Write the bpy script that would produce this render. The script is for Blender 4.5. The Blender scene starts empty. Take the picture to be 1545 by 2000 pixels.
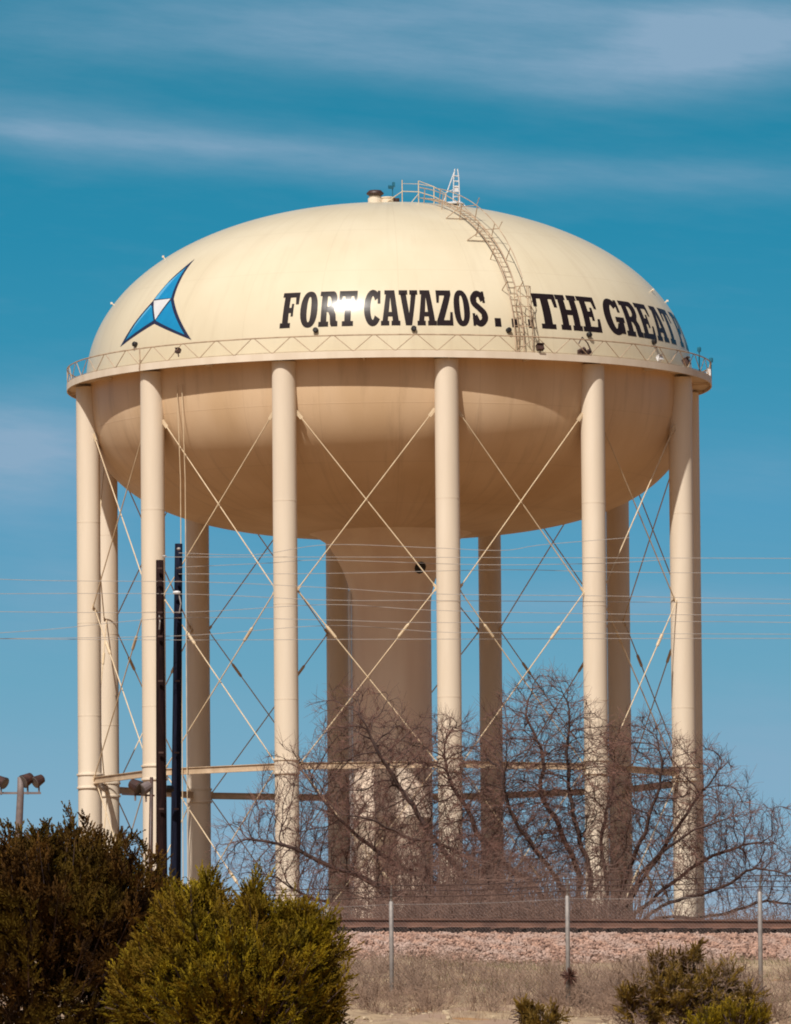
import bpy, bmesh, math, random
from mathutils import Vector, Matrix, kdtree
from mathutils.geometry import tessellate_polygon
PI = math.pi
rad = math.radians
random.seed(11)
scene = bpy.context.scene
col = scene.collection

# ------------------------------------------------------------------ camera
FPX = 17386.6                       # focal length in photo pixels (1545 wide)
PITCH = math.atan((2480.0 - 1000.0) / FPX)
ROLL = 0.0085
EYE = Vector((0, 0, 1.6))
_f = Vector((0, math.cos(PITCH), math.sin(PITCH)))
_r = Vector((1, 0, 0)); _u = Vector((0, -math.sin(PITCH), math.cos(PITCH)))
CX = (_r - ROLL * _u).normalized(); CY = (_u + ROLL * _r).normalized()
cam_data = bpy.data.cameras.new("camera")
cam = bpy.data.objects.new("camera", cam_data); col.objects.link(cam)
m3 = Matrix((CX, CY, -_f)).transposed()
cam.matrix_world = Matrix.Translation(EYE) @ m3.to_4x4()
cam_data.sensor_fit = 'HORIZONTAL'; cam_data.sensor_width = 36.0
cam_data.lens = 36.0 * FPX / 1545.0
cam_data.clip_start = 1.0; cam_data.clip_end = 30000.0
scene.camera = cam

def at(px, py, Y):
    """the point at depth Y (world y) seen at a spot of the photograph"""
    d = _f + CX * ((px - 772.5) / FPX) + CY * ((1000.0 - py) / FPX)
    return EYE + d * (Y / d.y)

# ------------------------------------------------------------------ sun and sky
SUN_AZ = -20.7; SUN_EL = 50.5       # azimuth measured from the tower towards the camera, minus = left
sx = math.sin(rad(SUN_AZ)) * math.cos(rad(SUN_EL)); sy = -math.cos(rad(SUN_AZ)) * math.cos(rad(SUN_EL)); sz = math.sin(rad(SUN_EL))
sun_data = bpy.data.lights.new("sun", 'SUN'); sun = bpy.data.objects.new("sun", sun_data); col.objects.link(sun)
sun_data.energy = 4.6; sun_data.angle = rad(0.53); sun_data.color = (1.0, 0.94, 0.86)
sun.rotation_euler = Vector((sx, sy, sz)).to_track_quat('Z', 'Y').to_euler()
sun.location = (-100, -200, 300)

world = bpy.data.worlds.new("World"); scene.world = world; world.use_nodes = True
wt = world.node_tree; wt.nodes.clear()
def N(tree, t, **kw):
    n = tree.nodes.new(t)
    for k, v in kw.items(): setattr(n, k, v)
    return n
def M(tree, op, a, b=None, c=None, clamp=False):
    n = tree.nodes.new('ShaderNodeMath'); n.operation = op; n.use_clamp = clamp
    for i, v in enumerate((a, b, c)):
        if v is None: continue
        if isinstance(v, (int, float)): n.inputs[i].default_value = v
        else: tree.links.new(v, n.inputs[i])
    return n.outputs[0]
def srgb(r, g, b):
    f = lambda c: (c / 255 / 12.92) if c / 255 <= 0.04045 else ((c / 255 + 0.055) / 1.055) ** 2.4
    return (f(r), f(g), f(b), 1)
wl = wt.links
tc = N(wt, 'ShaderNodeTexCoord'); sep = N(wt, 'ShaderNodeSeparateXYZ'); wl.new(tc.outputs['Generated'], sep.inputs[0])
dx, dy, dz = sep.outputs
sky = N(wt, 'ShaderNodeTexSky', sky_type='NISHITA', sun_disc=False, sun_elevation=rad(SUN_EL), sun_rotation=math.atan2(sx, sy))
sky.air_density = 1.0; sky.dust_density = 4.0; sky.ozone_density = 1.5
yy = M(wt, 'MAXIMUM', M(wt, 'ABSOLUTE', dy), 0.05)
U = M(wt, 'DIVIDE', dx, yy); V = M(wt, 'DIVIDE', dz, yy)
ramp = N(wt, 'ShaderNodeValToRGB'); wl.new(M(wt, 'MULTIPLY', V, 5.0), ramp.inputs[0])
def pv(py): return (2480 - py) / FPX * 5.0
cr = ramp.color_ramp
stops = [(0.0, (165, 180, 200)), (pv(1850), (156, 178, 200)), (pv(1600), (130, 173, 198)), (pv(1300), (106, 165, 192)), (pv(1000), (82, 155, 190)),
         (pv(750), (60, 147, 180)), (pv(450), (42, 138, 172)), (pv(100), (38, 131, 163)), (1.0, (32, 120, 158))]
while len(cr.elements) < len(stops): cr.elements.new(0.5)
for e, (p, c) in zip(cr.elements, stops): e.position = p; e.color = srgb(*c)
def blob(px, py, wx, wy, tilt=0.0, bend=0.0, power=1.0):
    u = M(wt, 'SUBTRACT', U, (px - 772.5) / FPX)
    v = M(wt, 'SUBTRACT', V, (2480 - py) / FPX)
    v = M(wt, 'SUBTRACT', v, M(wt, 'MULTIPLY', u, tilt))
    if bend: v = M(wt, 'SUBTRACT', v, M(wt, 'MULTIPLY', M(wt, 'MULTIPLY', u, u), bend))
    a = M(wt, 'DIVIDE', u, wx / FPX); b = M(wt, 'DIVIDE', v, wy / FPX)
    s = M(wt, 'ADD', M(wt, 'MULTIPLY', a, a), M(wt, 'MULTIPLY', b, b))
    return M(wt, 'MULTIPLY', M(wt, 'EXPONENT', M(wt, 'MULTIPLY', s, -1.0)), power)
comb = N(wt, 'ShaderNodeCombineXYZ')
wl.new(M(wt, 'MULTIPLY', U, 34.0), comb.inputs[0]); wl.new(M(wt, 'ADD', M(wt, 'MULTIPLY', V, 150.0), M(wt, 'MULTIPLY', U, 14.0)), comb.inputs[1])
noi = N(wt, 'ShaderNodeTexNoise'); noi.inputs['Scale'].default_value = 1.0; noi.inputs['Detail'].default_value = 4; noi.inputs['Roughness'].default_value = 0.5
wl.new(comb.outputs[0], noi.inputs['Vector'])
nz = noi.outputs['Fac']
wisp = M(wt, 'MULTIPLY', M(wt, 'SUBTRACT', nz, 0.50), 1.1, clamp=True)
comb2 = N(wt, 'ShaderNodeCombineXYZ'); wl.new(M(wt, 'MULTIPLY', U, 9.0), comb2.inputs[0]); wl.new(M(wt, 'MULTIPLY', V, 60.0), comb2.inputs[1])
noi2 = N(wt, 'ShaderNodeTexNoise'); noi2.inputs['Scale'].default_value = 1.0; noi2.inputs['Detail'].default_value = 3; wl.new(comb2.outputs[0], noi2.inputs['Vector'])
blobs = [blob(-40, 215, 520, 66, -0.10, 0, 0.42), blob(560, 288, 560, 52, -0.11, 0, 0.46), blob(1350, 345, 620, 36, -0.05, 0, 0.42), blob(300, 262, 500, 22, -0.07, 0, 0.25),
         blob(1430, 85, 250, 72, 0.10, 0, 1.7), blob(800, 90, 420, 60, 0.0, 0, 0.25), blob(1050, 130, 420, 55, -0.10, 0, 0.45), blob(500, 20, 700, 90, 0.0, 0, 0.5), blob(1250, 10, 500, 50, 0.0, 0, 0.5),
         blob(20, 880, 250, 110, 0.0, 0, 1.3), blob(160, 1150, 240, 90, 0, 0, 0.40), blob(1500, 1480, 170, 110, 0, 0, 0.6), blob(1480, 930, 150, 60, 0, 0, 0.25),
         blob(900, 1180, 500, 45, -0.03, 0, 0.3), blob(500, 1700, 500, 90, 0, 0, 0.45), blob(1350, 1180, 400, 30, 0.02, 0, 0.28)]
tot = blobs[0]
for b in blobs[1:]: tot = M(wt, 'ADD', tot, b)
tot = M(wt, 'MULTIPLY', tot, M(wt, 'ADD', M(wt, 'MULTIPLY', nz, 1.0), 0.45))
tot = M(wt, 'ADD', tot, M(wt, 'MULTIPLY', wisp, M(wt, 'MULTIPLY', noi2.outputs['Fac'], 0.8)))
tot = M(wt, 'MULTIPLY', tot, 0.66)
comb3 = N(wt, 'ShaderNodeCombineXYZ'); wl.new(M(wt, 'MULTIPLY', U, 110.0), comb3.inputs[0]); wl.new(M(wt, 'ADD', M(wt, 'MULTIPLY', V, 620.0), M(wt, 'MULTIPLY', U, 60.0)), comb3.inputs[1])
noi3 = N(wt, 'ShaderNodeTexNoise'); noi3.inputs['Scale'].default_value = 1.0; noi3.inputs['Detail'].default_value = 7; noi3.inputs['Roughness'].default_value = 0.62; wl.new(comb3.outputs[0], noi3.inputs['Vector'])
fine = M(wt, 'MULTIPLY', M(wt, 'SUBTRACT', noi3.outputs['Fac'], 0.5), M(wt, 'ADD', M(wt, 'MULTIPLY', tot, 0.75), 0.12))
tot = M(wt, 'MINIMUM', M(wt, 'MAXIMUM', M(wt, 'ADD', tot, fine), 0.0), 0.9)
mixc = N(wt, 'ShaderNodeMix', data_type='RGBA'); wl.new(tot, mixc.inputs['Factor']); wl.new(ramp.outputs[0], mixc.inputs['A']); mixc.inputs['B'].default_value = srgb(142, 172, 198)
bgN = N(wt, 'ShaderNodeBackground'); wl.new(sky.outputs[0], bgN.inputs[0]); bgN.inputs[1].default_value = 0.05
bgC = N(wt, 'ShaderNodeBackground'); wl.new(mixc.outputs['Result'], bgC.inputs[0]); bgC.inputs[1].default_value = 1.0
def smooth(v, a, b):
    n = N(wt, 'ShaderNodeMapRange'); n.interpolation_type = 'SMOOTHSTEP'; wl.new(v, n.inputs[0])
    n.inputs[1].default_value = a; n.inputs[2].default_value = b; return n.outputs[0]
mask = M(wt, 'MULTIPLY', smooth(dy, 0.0, 0.5), M(wt, 'SUBTRACT', 1.0, smooth(dz, 0.18, 0.40)))
mixs = N(wt, 'ShaderNodeMixShader'); wl.new(mask, mixs.inputs[0]); wl.new(bgN.outputs[0], mixs.inputs[1]); wl.new(bgC.outputs[0], mixs.inputs[2])
wo = N(wt, 'ShaderNodeOutputWorld'); wl.new(mixs.outputs[0], wo.inputs[0])

scene.view_settings.view_transform = 'Standard'; scene.view_settings.look = 'None'
scene.view_settings.exposure = 0.0; scene.view_settings.gamma = 1.0
scene.render.engine = 'CYCLES'
scene.cycles.max_bounces = 6; scene.cycles.diffuse_bounces = 4
scene.render.film_transparent = False
try: scene.cycles.filter_width = 1.9
except Exception: pass

# ------------------------------------------------------------------ materials
def mat(name, c1, c2=None, scale=4.0, rough=0.7, detail=5, bump=0.0, coat=0.0, metallic=0.0, stretch=None, coat_rough=0.1, lo=0.35, hi=0.65, c3=None, scale3=1.0, spec=None):
    m = bpy.data.materials.new(name); m.use_nodes = True; t = m.node_tree
    p = t.nodes['Principled BSDF']; p.inputs['Roughness'].default_value = rough; p.inputs['Metallic'].default_value = metallic
    if spec is not None: p.inputs['Specular IOR Level'].default_value = spec
    if coat: p.inputs['Coat Weight'].default_value = coat; p.inputs['Coat Roughness'].default_value = coat_rough
    c1 = tuple(c1) + (1,); c2 = tuple(c2) + (1,) if c2 else tuple(0.8 * v for v in c1[:3]) + (1,)
    tcn = t.nodes.new('ShaderNodeTexCoord'); mp = t.nodes.new('ShaderNodeMapping'); t.links.new(tcn.outputs['Object'], mp.inputs[0])
    if stretch: mp.inputs['Scale'].default_value = stretch
    n = t.nodes.new('ShaderNodeTexNoise'); n.inputs['Scale'].default_value = scale; n.inputs['Detail'].default_value = detail; t.links.new(mp.outputs[0], n.inputs['Vector'])
    r = t.nodes.new('ShaderNodeValToRGB'); t.links.new(n.outputs['Fac'], r.inputs[0])
    r.color_ramp.elements[0].position = lo; r.color_ramp.elements[0].color = c2; r.color_ramp.elements[1].position = hi; r.color_ramp.elements[1].color = c1
    out = r.outputs[0]
    if c3:
        n3 = t.nodes.new('ShaderNodeTexNoise'); n3.inputs['Scale'].default_value = scale3; n3.inputs['Detail'].default_value = 3; t.links.new(tcn.outputs['Object'], n3.inputs['Vector'])
        mr = t.nodes.new('ShaderNodeMapRange'); t.links.new(n3.outputs['Fac'], mr.inputs[0]); mr.inputs[1].default_value = 0.45; mr.inputs[2].default_value = 0.62
        mx = t.nodes.new('ShaderNodeMix'); mx.data_type = 'RGBA'; t.links.new(mr.outputs[0], mx.inputs['Factor']); t.links.new(out, mx.inputs['A']); mx.inputs['B'].default_value = tuple(c3) + (1,)
        out = mx.outputs['Result']
    t.links.new(out, p.inputs['Base Color'])
    if bump:
        b = t.nodes.new('ShaderNodeBump'); b.inputs['Strength'].default_value = bump; b.inputs['Distance'].default_value = 0.02
        t.links.new(n.outputs['Fac'], b.inputs['Height']); t.links.new(b.outputs[0], p.inputs['Normal'])
    return m
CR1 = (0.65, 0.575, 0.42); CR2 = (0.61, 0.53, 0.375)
M_cream = mat('cream_tank_paint', CR1, CR2, 0.35, 0.62, 6, coat=0.6, coat_rough=0.17, spec=0.25, stretch=(1, 1, 0.45))
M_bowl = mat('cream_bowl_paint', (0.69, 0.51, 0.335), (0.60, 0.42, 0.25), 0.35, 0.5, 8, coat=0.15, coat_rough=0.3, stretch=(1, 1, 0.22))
M_col = mat('cream_column_paint', (0.735, 0.64, 0.515), (0.66, 0.56, 0.435), 1.1, 0.6, 6, stretch=(1, 1, 0.12))
def seams(m, nplates, rings, dirt=0.25, streak=0.30):
    """plate weld seams and vertical run marks on the tank shell"""
    t = m.node_tree; p = t.nodes['Principled BSDF']; base = p.inputs['Base Color'].links[0].from_socket
    tc_ = t.nodes.new('ShaderNodeTexCoord'); sp_ = t.nodes.new('ShaderNodeSeparateXYZ'); t.links.new(tc_.outputs['Object'], sp_.inputs[0])
    x, y, z = sp_.outputs
    ang = M(t, 'ARCTAN2', y, x); rr = M(t, 'SQRT', M(t, 'ADD', M(t, 'MULTIPLY', x, x), M(t, 'MULTIPLY', y, y)))
    fr = M(t, 'FRACT', M(t, 'ADD', M(t, 'MULTIPLY', ang, nplates / (2 * PI)), 100.37))
    dist = M(t, 'MULTIPLY', M(t, 'MULTIPLY', M(t, 'ABSOLUTE', M(t, 'SUBTRACT', fr, 0.5)), 2 * PI / nplates), rr)
    line = M(t, 'SUBTRACT', 1.0, M(t, 'DIVIDE', dist, 0.035), clamp=True)
    for rz_ in rings:
        l2 = M(t, 'SUBTRACT', 1.0, M(t, 'DIVIDE', M(t, 'ABSOLUTE', M(t, 'SUBTRACT', z, rz_ - 16.6)), 0.03), clamp=True); line = M(t, 'MAXIMUM', line, l2)
    cb = t.nodes.new('ShaderNodeCombineXYZ'); t.links.new(M(t, 'MULTIPLY', ang, 22.0), cb.inputs[0]); t.links.new(M(t, 'MULTIPLY', z, 0.22), cb.inputs[1])
    ns = t.nodes.new('ShaderNodeTexNoise'); ns.inputs['Scale'].default_value = 1.0; ns.inputs['Detail'].default_value = 6; ns.inputs['Roughness'].default_value = 0.6; t.links.new(cb.outputs[0], ns.inputs['Vector'])
    st = t.nodes.new('ShaderNodeMapRange'); t.links.new(ns.outputs['Fac'], st.inputs[0]); st.inputs[1].default_value = 0.52; st.inputs[2].default_value = 0.75; st.inputs[4].default_value = streak
    f = M(t, 'ADD', M(t, 'MULTIPLY', line, dirt), st.outputs[0], clamp=True)
    mx = t.nodes.new('ShaderNodeMix'); mx.data_type = 'RGBA'; t.links.new(f, mx.inputs['Factor']); t.links.new(base, mx.inputs['A']); mx.inputs['B'].default_value = (0.30, 0.19, 0.11, 1)
    t.links.new(mx.outputs['Result'], p.inputs['Base Color'])
    bp = t.nodes.new('ShaderNodeBump'); bp.inputs['Strength'].default_value = 0.35; bp.inputs['Distance'].default_value = 0.012; t.links.new(line, bp.inputs['Height']); t.links.new(bp.outputs[0], p.inputs['Normal'])
seams(M_cream, 24, (48.0 + 1.9, 52.2), 0.10, 0.13)
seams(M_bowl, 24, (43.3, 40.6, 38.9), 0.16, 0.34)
M_riser = mat('cream_riser_paint', (0.84, 0.70, 0.56), (0.76, 0.60, 0.47), 0.8, 0.6, 6, stretch=(1, 1, 0.15))
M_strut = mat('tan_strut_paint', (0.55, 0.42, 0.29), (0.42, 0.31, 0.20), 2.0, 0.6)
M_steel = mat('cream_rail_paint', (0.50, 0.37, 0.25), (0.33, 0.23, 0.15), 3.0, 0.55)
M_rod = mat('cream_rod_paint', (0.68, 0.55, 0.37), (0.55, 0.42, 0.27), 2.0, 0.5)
M_ink = mat('black_sign_paint', (0.012, 0.006, 0.006), (0.014, 0.007, 0.007), 2.0, 0.7, coat=0.6, coat_rough=0.17, spec=0.1)
M_navy = mat('navy_emblem_paint', (0.012, 0.025, 0.07), (0.02, 0.02, 0.05), 2.0, 0.4)
M_blue = mat('blue_emblem_paint', (0.008, 0.23, 0.46), (0.008, 0.20, 0.42), 2.0, 0.4)
M_lblue = mat('pale_blue_emblem_paint', (0.10, 0.38, 0.62), (0.08, 0.34, 0.58), 2.0, 0.4)
M_white = mat('white_paint', (0.66, 0.66, 0.66), (0.58, 0.58, 0.60), 2.0, 0.4)
M_black = mat('black_rubber', (0.006, 0.004, 0.004), (0.01, 0.008, 0.008), 5, 0.6)
M_dark = mat('dark_bronze_metal', (0.07, 0.032, 0.024), (0.035, 0.017, 0.014), 5, 0.5)
M_teal = mat('teal_plastic', (0.01, 0.14, 0.22), (0.01, 0.10, 0.16), 5, 0.5)
M_glass = mat('lamp_glass', (0.16, 0.14, 0.13), (0.10, 0.09, 0.09), 5, 0.15)
M_galv = mat('galvanized_steel', (0.36, 0.33, 0.31), (0.27, 0.245, 0.235), 9, 0.55, metallic=0.2)
M_wire = mat('aluminium_wire', (0.40, 0.37, 0.34), (0.32, 0.29, 0.27), 3, 0.55)
M_wood1 = mat('dark_red_creosoted_wood', (0.022, 0.009, 0.008), (0.006, 0.002, 0.003), 9, 0.85, bump=0.6, stretch=(4, 4, 0.25), spec=0.15)
M_wood2 = mat('blue_black_creosoted_wood', (0.010, 0.013, 0.030), (0.002, 0.003, 0.010), 9, 0.85, bump=0.6, stretch=(4, 4, 0.25), spec=0.15)
M_lamp = mat('weathered_light_pole', (0.20, 0.16, 0.15), (0.13, 0.10, 0.10), 4, 0.6)
M_rust = mat('rusty_rail_steel', (0.21, 0.105, 0.072), (0.12, 0.060, 0.045), 7, 0.75, stretch=(0.3, 1, 1))
M_tie = mat('dark_sleeper_wood', (0.035, 0.018, 0.014), (0.018, 0.009, 0.008), 7, 0.9)
M_ball = mat('pink_ballast_rock', (0.47, 0.29, 0.215), (0.21, 0.12, 0.09), 7.5, 0.9, 2, lo=0.38, hi=0.6, c3=(0.42, 0.30, 0.25), scale3=2.3)
M_soil = mat('dry_hill_ground', (0.36, 0.19, 0.075), (0.22, 0.11, 0.045), 0.7, 0.95, 8, bump=0.5, c3=(0.24, 0.145, 0.06), scale3=0.25)
M_slope = mat('dusty_embankment_fill', (0.36, 0.24, 0.18), (0.22, 0.14, 0.11), 6, 0.95, 8, bump=0.6)
M_grass = mat('dry_grass', (0.37, 0.26, 0.165), (0.20, 0.135, 0.09), 1.2, 0.9)
M_grass2 = mat('olive_weeds', (0.16, 0.14, 0.045), (0.10, 0.085, 0.035), 1.2, 0.9)
M_rock = mat('pale_limestone', (0.50, 0.40, 0.27), (0.34, 0.26, 0.17), 5, 0.9, bump=0.4)
M_bark = mat('bare_tree_bark', (0.085, 0.048, 0.038), (0.035, 0.019, 0.017), 3.5, 0.9)
M_crown = mat('bare_twig_bark', (0.185, 0.092, 0.068), (0.085, 0.040, 0.032), 2.5, 0.9)
M_twig = mat('grey_twig_bark', (0.27, 0.175, 0.12), (0.15, 0.095, 0.068), 5, 0.9)
M_brush = mat('brown_brush_twigs', (0.17, 0.10, 0.075), (0.09, 0.05, 0.04), 3, 0.9)
M_jun = mat('olive_juniper_foliage', (0.34, 0.24, 0.010), (0.055, 0.042, 0.005), 5.0, 0.8, 4, c3=(0.19, 0.115, 0.010), scale3=1.3, spec=0.15)
M_junb = mat('brown_olive_juniper_foliage', (0.36, 0.235, 0.045), (0.12, 0.075, 0.022), 5.0, 0.85, 4, c3=(0.13, 0.075, 0.02), scale3=1.5, spec=0.12)
M_jund = mat('dark_juniper_foliage', (0.13, 0.062, 0.012), (0.020, 0.010, 0.005), 3.0, 0.85, 4, c3=(0.11, 0.070, 0.008), scale3=0.9, spec=0.12)

# ------------------------------------------------------------------ mesh helpers
class MB:
    def __init__(s): s.v = []; s.f = []; s.mi = []; s.cur = 0
    def add(s, vs, fs):
        o = len(s.v); s.v.extend(vs)
        for f in fs: s.f.append(tuple(i + o for i in f)); s.mi.append(s.cur)
        return s
    def box(s, cx, cy, cz, wx, wy, wz, rz=0.0, rx=0.0):
        R = Matrix.Rotation(rz, 3, 'Z') @ Matrix.Rotation(rx, 3, 'X'); c = Vector((cx, cy, cz)); vs = []
        for a in (-.5, .5):
            for b in (-.5, .5):
                for d in (-.5, .5): vs.append(c + R @ Vector((a * wx, b * wy, d * wz)))
        return s.add(vs, [(0, 1, 3, 2), (4, 6, 7, 5), (0, 4, 5, 1), (2, 3, 7, 6), (0, 2, 6, 4), (1, 5, 7, 3)])
    def beam(s, a, b, w, h, up=Vector((0, 0, 1))):
        a = Vector(a); b = Vector(b); d = (b - a).normalized(); sd = d.cross(up).normalized(); u = sd.cross(d).normalized(); vs = []
        for p in (a, b):
            for i, j in ((-1, -1), (1, -1), (1, 1), (-1, 1)): vs.append(p + sd * (i * w / 2) + u * (j * h / 2))
        return s.add(vs, [(3, 2, 1, 0), (4, 5, 6, 7), (0, 1, 5, 4), (1, 2, 6, 5), (2, 3, 7, 6), (3, 0, 4, 7)])
    def tube(s, pts, rr, n=8, closed=False, cap=True):
        pts = [Vector(p) for p in pts]
        if isinstance(rr, (int, float)): rr = [rr] * len(pts)
        L = len(pts); vs = []; ref = None
        for i, p in enumerate(pts):
            if closed: d = pts[(i + 1) % L] - pts[i - 1]
            else: d = pts[min(i + 1, L - 1)] - pts[max(i - 1, 0)]
            if d.length < 1e-9: d = Vector((0, 0, 1))
            d.normalize()
            if ref is None:
                ref = d.orthogonal().normalized()
                if abs(d.z) < 0.9: ref = (Vector((0, 0, 1)) - d * d.z).normalized()
            else:
                ref = ref - d * ref.dot(d)
                ref = ref.normalized() if ref.length > 1e-6 else d.orthogonal().normalized()
            w = d.cross(ref)
            for k in range(n):
                t = 2 * PI * k / n; vs.append(p + (ref * math.cos(t) + w * math.sin(t)) * rr[i])
        fs = []
        for i in range(L if closed else L - 1):
            j = (i + 1) % L
            for k in range(n):
                k2 = (k + 1) % n; fs.append((i * n + k, i * n + k2, j * n + k2, j * n + k))
        if cap and not closed: fs.append(tuple(range(n - 1, -1, -1))); fs.append(tuple((L - 1) * n + k for k in range(n)))
        return s.add(vs, fs)
    def lathe(s, prof, n=48, cx=0, cy=0, a0=0, a1=360):
        full = abs(a1 - a0 - 360) < 1e-6; cols = n if full else n + 1; vs = []
        for i in range(cols):
            t = rad(a0 + (a1 - a0) * i / n)
            for r, z in prof: vs.append((cx + r * math.sin(t), cy - r * math.cos(t), z))
        K = len(prof); fs = []
        for i in range(n):
            j = (i + 1) % cols
            for k in range(K - 1): fs.append((i * K + k, j * K + k, j * K + k + 1, i * K + k + 1))
        return s.add(vs, fs)
    def build(s, name, m, parent=None, smooth=False, origin=None):
        me = bpy.data.meshes.new(name)
        vs = s.v
        o = Vector(origin) if origin is not None else None
        if o is not None: vs = [Vector(v) - o for v in vs]
        me.from_pydata([tuple(v) for v in vs], [], s.f)
        for mm in (m if isinstance(m, (list, tuple)) else [m]): me.materials.append(mm)
        me.polygons.foreach_set('material_index', s.mi)
        if smooth: me.polygons.foreach_set('use_smooth', [True] * len(me.polygons))
        me.update()
        ob = bpy.data.objects.new(name, me); col.objects.link(ob)
        if parent is not None: ob.parent = parent
        elif o is not None: ob.location = o
        return ob
def tag(o, label=None, cat=None, group=None, kind=None):
    if label: o['label'] = label
    if cat: o['category'] = cat
    if group: o['group'] = group
    if kind: o['kind'] = kind
    return o
def empty(name, loc):
    o = bpy.data.objects.new(name, None); o.location = loc; o.empty_display_size = 0.2; col.objects.link(o); return o

# ------------------------------------------------------------------ terrain
T = Vector((-0.256, 442.4, 0))      # tower axis
TRA = rad(17.0)                     # the track runs away to the right
TP = at(1100, 1795, 158.0)          # a point on the near rail's head
tdir = Vector((math.cos(TRA), math.sin(TRA), 0)); tnor = Vector((-math.sin(TRA), math.cos(TRA), 0))
RAILTOP = TP.z
def lerp_table(t, tab):
    if t <= tab[0][0]: return tab[0][1]
    for (a, b), (c, d) in zip(tab, tab[1:]):
        if t <= c:
            k = (t - a) / (c - a); return b + (d - b) * k
    return tab[-1][1]
PROF = [(-600, -6.0), (-160, 0.0), (-100, 1.2), (-60, 2.6), (-30, 4.15), (-20, 4.9), (-14, 5.45), (-10.5, 5.86), (-3.5, 6.80), (3, 7.0), (9, 6.9), (35, 7.7), (100, 10.2), (200, 14.4), (238, 16.5), (305, 16.5), (350, 17.2), (600, 17.5), (1500, 14.0), (30000, -10.0)]
def ground_z(x, y):
    xc = max(-25.0, min(25.0, x))
    t = (Vector((xc, y, 0)) - Vector((TP.x, TP.y, 0))).dot(tnor)
    z = lerp_table(t, PROF)
    if y > 185: z -= 0.25
    if y > 200: return z
    return z + 0.05 * math.sin(x * 0.9 + y * 0.3) + 0.04 * math.sin(x * 2.3 - y * 1.7)
xs = sorted(set([-6000, -3000, -1500, -800, -400, -200, -120, -80, -60] + [-50 + 2 * i for i in range(16)] + [-18 + 0.5 * i for i in range(73)] + [20 + 2 * i for i in range(16)] + [60, 80, 120, 200, 400, 800, 1500, 3000, 6000]))
ys = sorted(set([-400, -200, -100, -50, -20] + [i * 10 for i in range(0, 13)] + [125, 128] + [130 + 0.5 * i for i in range(70)] + [165 + 4 * i for i in range(30)] + [290 + 15 * i for i in range(30)] + [760, 900, 1200, 1800, 3000, 6000, 12000, 20000]))
mb = MB(); vs = [(x, y, ground_z(x, y) + (0.05 * random.uniform(-1, 1) if 128 < y < 170 else 0)) for y in ys for x in xs]; nx = len(xs)
mb.add(vs, [(j * nx + i, j * nx + i + 1, (j + 1) * nx + i + 1, (j + 1) * nx + i) for j in range(len(ys) - 1) for i in range(nx - 1)])
tag(mb.build('ground', M_soil, smooth=True), kind='structure')

M_verge = mat('pale_stony_soil', (0.42, 0.31, 0.19), (0.24, 0.165, 0.105), 3.0, 0.95, 9, bump=0.7, c3=(0.30, 0.20, 0.14), scale3=0.9)
vx = [-18 + .5 * i for i in range(73)]; vy = [118 + .5 * i for i in range(76)]
mb = MB(); mb.add([(x, y, ground_z(x, y) + 0.045 + 0.04 * math.sin(x * 3.1 + y * 2.3) * math.sin(y * 4.1 - x)) for y in vy for x in vx], [(j * 73 + i, j * 73 + i + 1, (j + 1) * 73 + i + 1, (j + 1) * 73 + i) for j in range(75) for i in range(72)])
tag(mb.build('verge', M_verge, smooth=True), kind='structure')
# embankment of the railway: crest and slopes in track coordinates (s along, t across)
def trk(s, t, z): return Vector((TP.x, TP.y, 0)) + tdir * s + tnor * t + Vector((0, 0, z))
CREST = RAILTOP - 0.20
def emb_z(t):
    return lerp_table(t, [(-4.2, CREST - 1.35), (-2.3, CREST - 0.62), (-0.85, CREST - 0.15), (-0.55, CREST - 0.09), (2.1, CREST - 0.07), (2.5, CREST - 0.1), (6.0, CREST - 2.0)])
ts = [-4.2, -3.6, -2.9, -2.3, -1.8, -1.3, -0.85, -0.55, 0.2, 1.2, 2.1, 2.5, 3.5, 6.0]
ss = [-120 + 4 * i for i in range(61)]
mb = MB(); mb.add([trk(s, t, emb_z(t) - 0.03) for s in ss for t in ts], [(j * len(ts) + i, (j + 1) * len(ts) + i, (j + 1) * len(ts) + i + 1, j * len(ts) + i + 1) for j in range(len(ss) - 1) for i in range(len(ts) - 1)])
tag(mb.build('railway_embankment', M_slope, smooth=True), kind='structure')

# ballast rocks
ICO = []
_bm = bmesh.new(); bmesh.ops.create_icosphere(_bm, subdivisions=1, radius=1.0)
ICOV = [v.co.copy() for v in _bm.verts]; ICOF = [tuple(v.index for v in f.verts) for f in _bm.faces]; _bm.free()
def rock(mb, p, r, flat=0.75):
    R = Matrix.Rotation(random.uniform(0, 6.28), 3, Vector((random.gauss(0, 1), random.gauss(0, 1), random.gauss(0, 1))).normalized())
    sc = Vector((random.uniform(.75, 1.3), random.uniform(.7, 1.1), random.uniform(.55, 1) * flat))
    vs = []
    for v in ICOV:
        w = v * random.uniform(0.78, 1.12); vs.append(p + R @ Vector((w.x * sc.x, w.y * sc.y, w.z * sc.z)) * r)
    mb.add(vs, ICOF)
mb = MB()
for i in range(19000):
    s = random.uniform(-7, 7.5) if i < 18000 else random.uniform(-20, 20)
    t = random.triangular(-2.6, -0.15, -0.9) if random.random() < 0.45 else random.uniform(-2.4, -0.2)
    if random.random() < max(0, (-1.9 - t)) * 1.2: continue
    rock(mb, trk(s, t, emb_z(t) + random.uniform(-0.02, 0.02)), random.uniform(0.022, 0.048))
for i in range(1500):
    s = random.uniform(-14, 14); t = random.uniform(0.2, 2.2); rock(mb, trk(s, t, emb_z(t)), random.uniform(0.03, 0.055))
tag(mb.build('ballast_rocks', M_ball), 'pinkish crushed rock ballast covering the embankment slope below the rail', 'ballast', kind='stuff')

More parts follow.
